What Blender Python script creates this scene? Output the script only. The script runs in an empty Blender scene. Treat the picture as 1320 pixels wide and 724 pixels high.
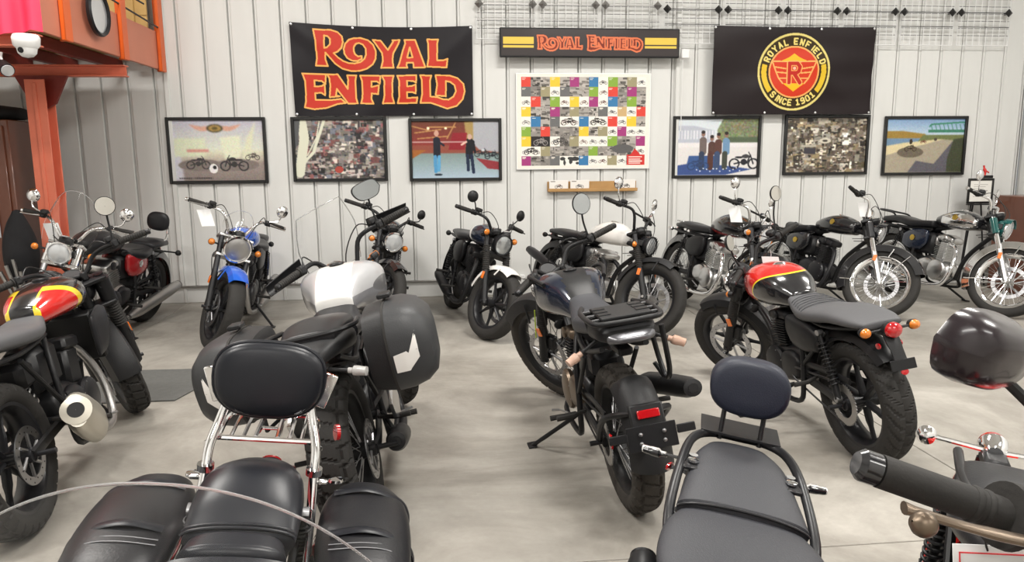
import bpy, math, random
import numpy as np
from mathutils import Vector, Matrix
random.seed(7)
PI = math.pi
def R(a): return math.radians(a)
C = bpy.context.scene.collection

# ------------------------------------------------------------------ camera
CAM_H = 1.477
WALL_Y = 7.98
cam = bpy.data.cameras.new('camera'); camo = bpy.data.objects.new('camera', cam); C.objects.link(camo)
cam.sensor_width = 36.0; cam.lens = 953 / 1320 * 36.0; cam.clip_start = 0.02
_yaw, _pit, _rol = R(5.7), R(9.4), R(0.45)
_f = Vector((math.sin(_yaw)*math.cos(_pit), math.cos(_yaw)*math.cos(_pit), -math.sin(_pit)))
_r = Vector((math.cos(_yaw), -math.sin(_yaw), 0)); _u = _r.cross(_f)
_r2 = _r*math.cos(_rol) - _u*math.sin(_rol); _u2 = _u*math.cos(_rol) + _r*math.sin(_rol)
camo.matrix_world = Matrix(((_r2.x, _u2.x, -_f.x, 0), (_r2.y, _u2.y, -_f.y, 0), (_r2.z, _u2.z, -_f.z, CAM_H), (0, 0, 0, 1)))
bpy.context.scene.camera = camo

# ------------------------------------------------------------------ world + lights
W = bpy.data.worlds.new('world'); bpy.context.scene.world = W; W.use_nodes = True
W.node_tree.nodes['Background'].inputs[0].default_value = (0.93, 0.96, 1.0, 1)
W.node_tree.nodes['Background'].inputs[1].default_value = 0.26
vs = bpy.context.scene.view_settings
vs.view_transform = 'Standard'; vs.look = 'None'; vs.gamma = 1; vs.use_curve_mapping = False; vs.exposure = -0.28
def area(name, loc, sx, sy, e, col=(1, .97, .92), tgt=None):
    l = bpy.data.lights.new(name, 'AREA'); l.shape = 'RECTANGLE'; l.size = sx; l.size_y = sy; l.energy = e; l.color = col
    o = bpy.data.objects.new(name, l); C.objects.link(o); o.location = loc
    if tgt: o.rotation_euler = (Vector(tgt)-Vector(loc)).to_track_quat('-Z', 'Y').to_euler()
    return o
LIGHTS = [(-2.6, 1.2), (1.2, 1.2), (5.0, 1.2), (-2.6, 4.6), (1.2, 4.6), (5.0, 4.6)]
for lx, ly in LIGHTS:
    area('ceiling_lamp_light', (lx, ly, 4.62), 1.3, 0.5, 172)
area('ceiling_lamp_light', (-0.8, -2.5, 4.6), 2.4, 0.6, 110, (1, .97, .93))
area('ceiling_lamp_light', (3.4, -2.5, 4.6), 2.4, 0.6, 110, (1, .97, .93))

# ------------------------------------------------------------------ materials
MATS = {}
def mat(name, col, rough=.5, metal=0, coat=0, trans=0, ior=1.45, bump=0, bscale=60, var=0, vscale=4, spec=.5, emit=0, alpha=1):
    m = bpy.data.materials.new(name); m.use_nodes = True; nt = m.node_tree; b = nt.nodes['Principled BSDF']
    b.inputs['Base Color'].default_value = (*col, 1); b.inputs['Roughness'].default_value = rough
    b.inputs['Metallic'].default_value = metal; b.inputs['Coat Weight'].default_value = coat; b.inputs['Coat Roughness'].default_value = .06
    b.inputs['Transmission Weight'].default_value = trans; b.inputs['IOR'].default_value = ior
    b.inputs['Specular IOR Level'].default_value = spec; b.inputs['Alpha'].default_value = alpha
    if emit: b.inputs['Emission Color'].default_value = (*col, 1); b.inputs['Emission Strength'].default_value = emit
    tc = None
    if bump or var:
        tc = nt.nodes.new('ShaderNodeTexCoord')
    if bump:
        n = nt.nodes.new('ShaderNodeTexNoise'); n.inputs['Scale'].default_value = bscale; n.inputs['Detail'].default_value = 3
        bp = nt.nodes.new('ShaderNodeBump'); bp.inputs['Strength'].default_value = bump; bp.inputs['Distance'].default_value = .003
        nt.links.new(tc.outputs['Object'], n.inputs['Vector']); nt.links.new(n.outputs['Fac'], bp.inputs['Height']); nt.links.new(bp.outputs['Normal'], b.inputs['Normal'])
    if var:
        n = nt.nodes.new('ShaderNodeTexNoise'); n.inputs['Scale'].default_value = vscale; n.inputs['Detail'].default_value = 5
        mx = nt.nodes.new('ShaderNodeMix'); mx.data_type = 'RGBA'
        mx.inputs[6].default_value = (*[c*(1-var) for c in col], 1); mx.inputs[7].default_value = (*[min(1, c*(1+var)) for c in col], 1)
        nt.links.new(tc.outputs['Object'], n.inputs['Vector']); nt.links.new(n.outputs['Fac'], mx.inputs[0]); nt.links.new(mx.outputs[2], b.inputs['Base Color'])
    MATS[name] = m; return m
mat('rubber', (.017, .0155, .014), .75, bump=.3, bscale=90, var=.25, vscale=9)
mat('rubber_dusty', (.035, .03, .025), .82, bump=.3, bscale=90, var=.3, vscale=9)
mat('black_paint', (.012, .012, .014), .22, coat=.8)
mat('grid_grey', (.22, .22, .22), .45)
mat('matte_black', (.010, .010, .011), .42, spec=.35)
mat('satin_black', (.014, .014, .016), .34, spec=.4)
mat('black_metal', (.022, .022, .024), .32, metal=.3, bump=.1, bscale=120)
mat('black_plastic', (.016, .016, .017), .48, bump=.25, bscale=220, spec=.35)
mat('grey_plastic', (.035, .036, .038), .46, bump=.2, bscale=220, spec=.4)
mat('chrome', (.86, .86, .87), .07, metal=1)
mat('aluminium', (.62, .62, .62), .28, metal=1, bump=.08, bscale=90)
mat('dull_aluminium', (.42, .41, .40), .42, metal=1, bump=.1, bscale=60)
mat('steel', (.36, .36, .37), .34, metal=1)
mat('champagne', (.55, .52, .45), .36, metal=.85, bump=.1, bscale=50)
mat('bronze', (.17, .13, .095), .38, metal=.8)
mat('leather', (.012, .012, .014), .36, bump=.14, bscale=160, spec=.4)
mat('vinyl', (.010, .011, .015), .34, bump=.05, bscale=300, spec=.4)
mat('navy_vinyl', (.009, .012, .025), .46, bump=.2, bscale=300)
mat('seat_grey', (.085, .085, .09), .6, bump=.3, bscale=240)
mat('seat_charcoal', (.034, .035, .041), .5, bump=.3, bscale=260)
mat('stitch', (.22, .22, .23), .7)
mat('red_paint', (.62, .018, .014), .18, coat=1)
mat('maroon_paint', (.3, .012, .015), .18, coat=1)
mat('yellow_paint', (.85, .62, .03), .3, coat=.6)
mat('blue_paint', (.012, .10, .52), .16, coat=1)
mat('green_paint', (.005, .07, .065), .12, coat=1)
mat('white_paint', (.78, .76, .73), .25, coat=.8)
mat('silver_paint', (.42, .42, .43), .3, metal=.55, coat=.7)
mat('dark_silver', (.13, .13, .14), .32, metal=.6, coat=.5)
mat('gold_badge', (.55, .38, .08), .3, metal=1)
mat('navy_paint', (.012, .018, .036), .22, metal=.2, coat=.7)
mat('amber', (.9, .26, .02), .16, trans=.35, coat=.6)
mat('clear_lens', (.86, .84, .82), .12, trans=.5, coat=.7)
mat('peach_lens', (.85, .55, .42), .14, trans=.35, coat=.7)
mat('red_lens', (.55, .006, .01), .12, trans=.25, coat=.9)
mat('orange_reflector', (.75, .17, .02), .2, coat=.8)
mat('lamp_glass', (.68, .70, .72), .12, metal=.25, trans=.25, coat=1)
mat('mirror_glass', (.62, .6, .56), .03, metal=1)
mat('grey_mirror', (.42, .44, .45), .12, metal=.7, coat=.4)
mat('glass', (1, 1, 1), .0, trans=1, ior=1.22)
mat('smoke_glass', (.42, .44, .46), .03, trans=1, ior=1.2)
mat('glass_edge_highlight', (.75, .76, .76), .15, trans=.75)  # whitish colour for the highlight tubes added along the clear screen edges
mat('paper', (.86, .86, .86), .6)
mat('tag_red', (.7, .04, .05), .5)
mat('tag_dark', (.10, .03, .02), .5)
mat('frame_black', (.012, .012, .012), .35)
mat('wood', (.42, .24, .09), .5, var=.25, vscale=7)
mat('plywood', (.55, .36, .13), .6, var=.3, vscale=5)
mat('cabinet_wood', (.13, .042, .022), .35, coat=.3, var=.3, vscale=6)
mat('orange_steel', (.74, .19, .11), .42, var=.12, vscale=8, bump=.1, bscale=30)
mat('bright_orange', (.72, .12, .015), .38, var=.1)
mat('dark_red_steel', (.2, .022, .014), .5, var=.2)
mat('salmon_panel', (.60, .22, .14), .55, var=.1, vscale=3)
mat('flag_red', (.75, .035, .09), .55, bump=.2, bscale=200)
mat('white_plastic', (.78, .78, .77), .3)
mat('wire_white', (.78, .78, .78), .35)
mat('wire_black', (.02, .02, .02), .4)
mat('mat_grey', (.10, .10, .095), .95, bump=.6, bscale=300, var=.2, vscale=30)
mat('black_cloth', (.015, .015, .017), .85, bump=.4, bscale=120)
mat('plum_black', (.016, .010, .013), .24, coat=.3)
mat('lime', (.55, .75, .03), .35, coat=.5)
mat('dark_print', (.05, .045, .04), .5)
mat('cable', (.012, .012, .012), .45)

def colour_attr_mat(name, rough, coat=0, bump=0):
    m = bpy.data.materials.new(name); m.use_nodes = True; nt = m.node_tree; b = nt.nodes['Principled BSDF']
    a = nt.nodes.new('ShaderNodeVertexColor'); a.layer_name = 'print'
    nt.links.new(a.outputs['Color'], b.inputs['Base Color']); b.inputs['Roughness'].default_value = rough; b.inputs['Coat Weight'].default_value = coat; b.inputs['Specular IOR Level'].default_value = .22
    b.inputs['Coat Roughness'].default_value = .12
    MATS[name] = m; return m
colour_attr_mat('print_vinyl', .38)
colour_attr_mat('print_paper', .5, coat=.25)

# wall / floor materials
def wall_material():
    m = bpy.data.materials.new('wall_metal'); m.use_nodes = True; nt = m.node_tree; b = nt.nodes['Principled BSDF']
    tc = nt.nodes.new('ShaderNodeTexCoord'); mp = nt.nodes.new('ShaderNodeMapping'); mp.inputs['Scale'].default_value = (1.2, 1.2, .25)
    n = nt.nodes.new('ShaderNodeTexNoise'); n.inputs['Scale'].default_value = 2.2; n.inputs['Detail'].default_value = 6
    cr = nt.nodes.new('ShaderNodeValToRGB'); cr.color_ramp.elements[0].position = .3; cr.color_ramp.elements[1].position = .7
    cr.color_ramp.elements[0].color = (.62, .62, .60, 1); cr.color_ramp.elements[1].color = (.72, .72, .70, 1)
    nt.links.new(tc.outputs['Object'], mp.inputs['Vector']); nt.links.new(mp.outputs['Vector'], n.inputs['Vector'])
    nt.links.new(n.outputs['Fac'], cr.inputs['Fac']); nt.links.new(cr.outputs['Color'], b.inputs['Base Color'])
    b.inputs['Roughness'].default_value = .42; MATS['wall_metal'] = m
wall_material()
def floor_material():
    m = bpy.data.materials.new('concrete'); m.use_nodes = True; nt = m.node_tree; b = nt.nodes['Principled BSDF']; L = nt.links
    g = nt.nodes.new('ShaderNodeNewGeometry')
    def noise(sc, det, rough=.6, dist=0):
        n = nt.nodes.new('ShaderNodeTexNoise'); n.inputs['Scale'].default_value = sc; n.inputs['Detail'].default_value = det
        n.inputs['Roughness'].default_value = rough; n.inputs['Distortion'].default_value = dist; L.new(g.outputs['Position'], n.inputs['Vector']); return n
    def ramp(n, a, b_, ca, cb):
        r = nt.nodes.new('ShaderNodeValToRGB'); r.color_ramp.elements[0].position = a; r.color_ramp.elements[1].position = b_
        r.color_ramp.elements[0].color = (*ca, 1); r.color_ramp.elements[1].color = (*cb, 1); L.new(n.outputs['Fac'], r.inputs['Fac']); return r
    base = ramp(noise(1.1, 8, .62, .6), .32, .68, (.285, .265, .232), (.43, .405, .365))
    st = ramp(noise(.75, 6, .7, 1.2), .40, .60, (.70, .69, .68), (1, 1, 1))
    fine = ramp(noise(26, 6, .7), .3, .7, (.93, .93, .93), (1.04, 1.04, 1.04))
    sp = ramp(noise(9, 5, .8, .8), .62, .72, (1, 1, 1), (1.12, 1.11, 1.1))
    def mul(a, c):
        x = nt.nodes.new('ShaderNodeMix'); x.data_type = 'RGBA'; x.blend_type = 'MULTIPLY'; x.inputs[0].default_value = 1
        L.new(a, x.inputs[6]); L.new(c, x.inputs[7]); return x.outputs[2]
    o = mul(mul(mul(base.outputs[0], st.outputs[0]), fine.outputs[0]), sp.outputs[0])
    L.new(o, b.inputs['Base Color'])
    rr = ramp(noise(1.6, 5), .3, .7, (.34, .34, .34), (.6, .6, .6)); L.new(rr.outputs[0], b.inputs['Roughness'])
    bp = nt.nodes.new('ShaderNodeBump'); bp.inputs['Strength'].default_value = .12; bp.inputs['Distance'].default_value = .004
    L.new(noise(40, 6).outputs['Fac'], bp.inputs['Height']); L.new(bp.outputs['Normal'], b.inputs['Normal'])
    MATS['concrete'] = m
floor_material()

def scheme(name, base, layers, rough=.2, coat=1):
    """two or three colour paint scheme laid out in the bike's own coordinates
    layers: (colour, [conditions]); condition (a, b, c, d) is a*x+b*|y|+c*z > d, ('e', x0, z0, rx, rz) is inside an ellipse"""
    m = bpy.data.materials.new(name); m.use_nodes = True; nt = m.node_tree; L = nt.links; b = nt.nodes['Principled BSDF']
    tc = nt.nodes.new('ShaderNodeTexCoord'); sp = nt.nodes.new('ShaderNodeSeparateXYZ'); L.new(tc.outputs['Object'], sp.inputs[0])
    def M(op, a, b_=None):
        n = nt.nodes.new('ShaderNodeMath'); n.operation = op
        for i, v in enumerate((a, b_)):
            if v is None: continue
            if isinstance(v, (int, float)): n.inputs[i].default_value = v
            else: L.new(v, n.inputs[i])
        return n.outputs[0]
    X, Y, Z = sp.outputs[0], M('ABSOLUTE', sp.outputs[1]), sp.outputs[2]
    cur = None
    for col, conds in layers:
        k = None
        for c in conds:
            if c[0] == 'e': q = M('LESS_THAN', M('ADD', M('POWER', M('DIVIDE', M('SUBTRACT', X, c[1]), c[3]), 2), M('POWER', M('DIVIDE', M('SUBTRACT', Z, c[2]), c[4]), 2)), 1)
            else: q = M('GREATER_THAN', M('ADD', M('ADD', M('MULTIPLY', X, c[0]), M('MULTIPLY', Y, c[1])), M('MULTIPLY', Z, c[2])), c[3])
            k = q if k is None else M('MULTIPLY', k, q)
        mx = nt.nodes.new('ShaderNodeMix'); mx.data_type = 'RGBA'; L.new(k, mx.inputs[0])
        if cur is None: mx.inputs[6].default_value = (*base, 1)
        else: L.new(cur, mx.inputs[6])
        mx.inputs[7].default_value = (*col, 1); cur = mx.outputs[2]
    L.new(cur, b.inputs['Base Color']); b.inputs['Roughness'].default_value = rough; b.inputs['Coat Weight'].default_value = coat; b.inputs['Coat Roughness'].default_value = .05
    MATS[name] = m
BLK = (.010, .010, .012); RED = (.62, .018, .014); YEL = (.85, .62, .03)
scheme('tank_scheme_roadster', BLK, [(YEL, [('e', .60, .74, .215, .17), (0, 1, 0, .05), (1, 0, 0, .47)]), (RED, [('e', .59, .735, .18, .155), (0, 1, 0, .06), (1, 0, 0, .50)])])
scheme('tank_scheme_silver', (.15, .15, .16), [((.40, .40, .41), [(0, 0, 1, .865)]), ((.10, .10, .105), [('e', .80, .865, .11, .035), (0, 1, 0, .12)]), ((.70, .69, .67), [(0, -1, 0, -.085)])], .28, .7)  # bright lighting on the centre painted as a pale band; dark ellipse for the recess
scheme('tank_scheme_red_black', RED, [(YEL, [('e', .55, .725, .225, .133)]), (BLK, [('e', .545, .725, .219, .127)])])
scheme('tank_scheme_twin', BLK, [((.45, .02, .02), [(-.12, 0, -1, -.865)])])
scheme('tank_scheme_chrome', (.008, .009, .011), [], )  if False else None
scheme('tank_scheme_white', (.78, .76, .73), [(BLK, [(-1, 0, .1, -.62)])], .25, .8)

# ------------------------------------------------------------------ geometry helpers
def V(*a): return Vector(a)
def catmull(pts, k):
    pts = [Vector(p) if len(p) == 3 else p for p in pts]
    n = len(pts); out = []
    for i in range(n-1):
        p0 = pts[max(i-1, 0)]; p1 = pts[i]; p2 = pts[i+1]; p3 = pts[min(i+2, n-1)]
        for j in range(k):
            t = j/k
            out.append(tuple(0.5*((2*p1[q]) + (-p0[q]+p2[q])*t + (2*p0[q]-5*p1[q]+4*p2[q]-p3[q])*t*t + (-p0[q]+3*p1[q]-3*p2[q]+p3[q])*t**3) for q in range(len(p1))))
    out.append(tuple(pts[-1])); return out

class G:
    def __init__(s): s.v = []; s.f = []; s.m = []; s.cm = 0
    def mi(s, i): s.cm = i; return s
    def add(s, vs, fs):
        o = len(s.v); s.v += [tuple(v) for v in vs]; s.f += [tuple(i+o for i in f) for f in fs]; s.m += [s.cm]*len(fs); return s
    def rings(s, rings, closed=True, cap0=True, cap1=True, loop=False):
        n = len(rings[0]); vs = [p for r in rings for p in r]; fs = []
        m = len(rings)
        for i in range(m if loop else m-1):
            a = i*n; b = ((i+1) % m)*n
            for j in range(n if closed else n-1):
                k = (j+1) % n; fs.append((a+j, a+k, b+k, b+j))
        if not loop and closed:
            if cap0: fs.append(tuple(reversed(range(n))))
            if cap1: fs.append(tuple(range((m-1)*n, m*n)))
        return s.add(vs, fs)
    def tube(s, pts, r, n=10, smooth=0, cap=True, flat=None, loop=False):
        if smooth: pts = catmull(pts, smooth)
        pts = [Vector(p) for p in pts]; m = len(pts)
        rs = r if isinstance(r, (list, tuple)) else [r]*m
        if len(rs) != m: rs = [rs[0]+(rs[-1]-rs[0])*i/(m-1) if len(rs) == 2 else rs[min(int(i/(m-1)*(len(rs)-1)), len(rs)-1)] for i in range(m)]
        up = None; rings = []
        for i, p in enumerate(pts):
            if loop: t = (pts[(i+1) % m]-pts[i-1])
            else: t = pts[min(i+1, m-1)]-pts[max(i-1, 0)]
            if t.length < 1e-9: t = Vector((1, 0, 0))
            t.normalize()
            if up is None:
                up = Vector((0, 0, 1)) if abs(t.z) < .9 else Vector((0, 1, 0))
                if flat: up = Vector(flat[2])
            up = (up-t*up.dot(t)); up = up.normalized() if up.length > 1e-6 else t.orthogonal().normalized()
            sd = t.cross(up); a = rs[i]
            fu, fs_ = (flat[0], flat[1]) if flat else (1, 1)
            rings.append([p+(up*math.cos(2*PI*j/n)*fu+sd*math.sin(2*PI*j/n)*fs_)*a for j in range(n)])
        return s.rings(rings, cap0=cap, cap1=cap, loop=loop)
    def lathe(s, prof, o=(0, 0, 0), ax=(0, 1, 0), n=24, closed=False):
        """prof: [(r,h)] revolved about ax through o"""
        ax = Vector(ax).normalized(); o = Vector(o)
        u = Vector((0, 0, 1)) if abs(ax.z) < .9 else Vector((1, 0, 0)); u = (u-ax*u.dot(ax)).normalized(); w = ax.cross(u)
        rings = [[o+ax*h+(u*math.cos(2*PI*j/n)+w*math.sin(2*PI*j/n))*max(r, 1e-4) for j in range(n)] for r, h in prof]
        if closed: return s.rings(rings, loop=True)
        return s.rings(rings, cap0=prof[0][0] > 2e-3, cap1=prof[-1][0] > 2e-3)
    def box(s, c, sz, rot=None, b=.002):
        hx, hy, hz = sz[0]/2, sz[1]/2, sz[2]/2; b = min(b, hx*.45, hy*.45, hz*.45)
        c = Vector(c); M = rot if rot else Matrix.Identity(3)
        vs = []; idx = {}
        for sx in (-1, 1):
            for sy in (-1, 1):
                for sz_ in (-1, 1):
                    for a in range(3):
                        d = [hx-b, hy-b, hz-b]; d[a] += b
                        idx[(sx, sy, sz_, a)] = len(vs); vs.append(c+M@Vector((sx*d[0], sy*d[1], sz_*d[2])))
        fs = []
        def q(keys, nrm):
            ps = [vs[idx[k]] for k in keys]; cc = sum(ps, Vector())/len(ps)
            nn = (ps[1]-ps[0]).cross(ps[2]-ps[1]); ids = [idx[k] for k in keys]
            if nn.dot(cc-c) < 0: ids.reverse()
            fs.append(tuple(ids))
        for a in range(3):
            o1, o2 = [i for i in range(3) if i != a]
            for sg in (-1, 1):
                ks = []
                for p, r in ((-1, -1), (1, -1), (1, 1), (-1, 1)):
                    k = [0, 0, 0]; k[a] = sg; k[o1] = p; k[o2] = r; ks.append((*k, a))
                q(ks, None)
        for a in range(3):  # edges parallel to a
            o1, o2 = [i for i in range(3) if i != a]
            for p in (-1, 1):
                for r in (-1, 1):
                    k1 = [0, 0, 0]; k1[o1] = p; k1[o2] = r
                    ka = list(k1); ka[a] = -1; kb = list(k1); kb[a] = 1
                    q([(*ka, o1), (*kb, o1), (*kb, o2), (*ka, o2)], None)
        for sx in (-1, 1):
            for sy in (-1, 1):
                for sz_ in (-1, 1):
                    q([(sx, sy, sz_, 0), (sx, sy, sz_, 1), (sx, sy, sz_, 2)], None)
        return s.add(vs, fs)
    def loft(s, secs, n=24, k=4, e=2.3, rnd=(1, 1)):
        """secs: (x, zc, halfwidth, up, down[, yc]) superellipse rings across x"""
        secs = [tuple(q)+((0,) if len(q) == 5 else ()) for q in secs]
        ss = catmull(secs, k) if k > 1 else secs
        rings = []
        def ring(x, zc, hw, hu, hd, yc, f=1):
            r = []
            for j in range(n):
                a = 2*PI*j/n; c, sn = math.cos(a), math.sin(a)
                y = hw*f*math.copysign(abs(c)**(2/e), c); z = (hu if sn > 0 else hd)*f*math.copysign(abs(sn)**(2/e), sn)
                r.append(Vector((x, yc+y, zc+z)))
            return r
        x0 = ss[0]; x1 = ss[-1]; sg = 1 if x1[0] > x0[0] else -1
        if rnd[0]:
            L0 = rnd[0]*min(x0[2], max(x0[3], x0[4]))*.8
            for t in (0.02, .35, .65, .87): rings.append(ring(x0[0]-sg*L0*math.sqrt(1-t*t), *x0[1:], f=t))
        for q in ss: rings.append(ring(*q))
        if rnd[1]:
            L1 = rnd[1]*min(x1[2], max(x1[3], x1[4]))*.8
            for t in (.87, .65, .35, .02): rings.append(ring(x1[0]+sg*L1*math.sqrt(1-t*t), *x1[1:], f=t))
        return s.rings(rings)
    def arc(s, cx, cz, prof, a0, a1, n=24, cy=0):
        """closed profile [(radius, y)] swept about the y axis from angle a0 to a1 (deg, from +x towards +z)"""
        rings = []
        for i in range(n+1):
            a = R(a0+(a1-a0)*i/n)
            rings.append([Vector((cx+r*math.cos(a), cy+y, cz+r*math.sin(a))) for r, y in prof])
        return s.rings(rings)
    def sheet(s, fn, nu, nv, th):
        """solid sheet: fn(u,v)->Vector, u,v in 0..1, thickness along normal"""
        P = [[Vector(fn(i/nu, j/nv)) for j in range(nv+1)] for i in range(nu+1)]
        N = [[None]*(nv+1) for _ in range(nu+1)]
        for i in range(nu+1):
            for j in range(nv+1):
                du = P[min(i+1, nu)][j]-P[max(i-1, 0)][j]; dv = P[i][min(j+1, nv)]-P[i][max(j-1, 0)]
                q = du.cross(dv); N[i][j] = q.normalized() if q.length > 1e-12 else Vector((0, 0, 1))
        o = (nu+1)*(nv+1); vs = [P[i][j]+N[i][j]*th/2 for i in range(nu+1) for j in range(nv+1)]+[P[i][j]-N[i][j]*th/2 for i in range(nu+1) for j in range(nv+1)]
        fs = []; I = lambda i, j: i*(nv+1)+j
        for i in range(nu):
            for j in range(nv):
                fs.append((I(i, j), I(i+1, j), I(i+1, j+1), I(i, j+1))); fs.append((o+I(i, j), o+I(i, j+1), o+I(i+1, j+1), o+I(i+1, j)))
        for i in range(nu):
            fs.append((I(i, 0), o+I(i, 0), o+I(i+1, 0), I(i+1, 0))); fs.append((I(i, nv), I(i+1, nv), o+I(i+1, nv), o+I(i, nv)))
        for j in range(nv):
            fs.append((I(0, j), I(0, j+1), o+I(0, j+1), o+I(0, j))); fs.append((I(nu, j), o+I(nu, j), o+I(nu, j+1), I(nu, j+1)))
        return s.add(vs, fs)
    def prism(s, poly, y0, y1):
        """poly [(x,z)] extruded in y"""
        n = len(poly); vs = [(x, y0, z) for x, z in poly]+[(x, y1, z) for x, z in poly]
        fs = [tuple(range(n)), tuple(reversed(range(n, 2*n)))]+[(i, i+n, (i+1) % n+n, (i+1) % n) for i in range(n)]
        return s.add(vs, fs)
    def xf(s, M):
        s.v = [tuple(M@Vector(v)) for v in s.v]; return s

WARP = [0.0]
NOWARP = {'front_wheel', 'rear_wheel', 'tire', 'rim', 'spokes', 'spoke', 'brake_disc', 'disc_holes', 'sprocket', 'white_wall', 'chain', 'front_fender', 'fender_stay', 'inner_fender'}
SPLIT = {'bar_clamp': 0, 'head_cap': 0, 'backrest_post': 0, 'spoke': 0, 'axle_clamp': 0, 'headlight_bracket': 0, 'triple_clamp': 0, 'fender_stay': 0, 'bar_joint': 0, 'mudguard_arm': 0, 'pannier_rail': 0, 'peg_plate': 0, 'rail_bolt': 0, 'tank_guard': 0, 'shock_mount': 0, 'rack_tube': 0, 'lamp_rod': 0, 'stand_leg': 0, 'cross_bar': 0}
STUFF = {'cover_bolts', 'disc_holes', 'led_grid', 'headlight_grille', 'spokes', 'cooling_fins', 'wire_grid', 'paper_scraps'}
def warpz(z, s): 
    t = max(0.0, min(1.0, (z-.40)/.45)); return z-s*t*t*(3-2*t)
def components(g):
    par = list(range(len(g.v)))
    def f(a):
        while par[a] != a: par[a] = par[par[a]]; a = par[a]
        return a
    for F in g.f:
        r0 = f(F[0])
        for k in F[1:]: par[f(k)] = r0
    out = {}
    for i, F in enumerate(g.f): out.setdefault(f(F[0]), []).append(i)
    res = []
    for fs in out.values():
        mp = {}; q = G()
        for i in fs:
            for k in g.f[i]:
                if k not in mp: mp[k] = len(q.v); q.v.append(g.v[k])
            q.f.append(tuple(mp[k] for k in g.f[i])); q.m.append(g.m[i])
        res.append(q)
    return res
def mk(name, g, mats, parent=None, M=None, smooth=True, matfn=None, ang=38):
    if M is not None: g.xf(M); M = None
    if WARP[0] and name not in NOWARP:
        g.v = [(v[0], v[1], warpz(v[2], WARP[0])) for v in g.v]
    if name in SPLIT:
        w = WARP[0]; WARP[0] = 0; SPLIT_ = SPLIT.pop(name); o = None
        for q in components(g): o = mk(name, q, mats, parent, None, smooth, matfn, ang)
        SPLIT[name] = SPLIT_; WARP[0] = w
        return o
    me = bpy.data.meshes.new(name); me.from_pydata(g.v, [], g.f)
    if isinstance(mats, str): mats = [mats]
    for m in mats: me.materials.append(MATS[m])
    me.polygons.foreach_set('material_index', g.m)
    if matfn:
        for p in me.polygons: p.material_index = matfn(p.center)
    bm_fix(me)
    if smooth:
        me.polygons.foreach_set('use_smooth', [True]*len(me.polygons)); me.set_sharp_from_angle(angle=R(ang))
    me.update()
    o = bpy.data.objects.new(name, me); C.objects.link(o)
    if parent: o.parent = parent
    if name in STUFF: o['kind'] = 'stuff'
    return o
import bmesh
def bm_fix(me):
    b = bmesh.new(); b.from_mesh(me); bmesh.ops.recalc_face_normals(b, faces=b.faces); b.to_mesh(me); b.free()
def tag(o, label, cat, group=None, kind=None):
    if label: o['label'] = label
    if cat: o['category'] = cat
    if group: o['group'] = group
    if kind: o['kind'] = kind
    return o
def empty(name, loc=(0, 0, 0), rot=(0, 0, 0)):
    o = bpy.data.objects.new(name, None); C.objects.link(o); o.empty_display_size = .1; o.location = loc; o.rotation_euler = rot; return o
def struct(name, g, mats, parent=None, **k):
    o = mk(name, g, mats, parent, **k)
    if not parent: o['kind'] = 'structure'
    return o
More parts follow.
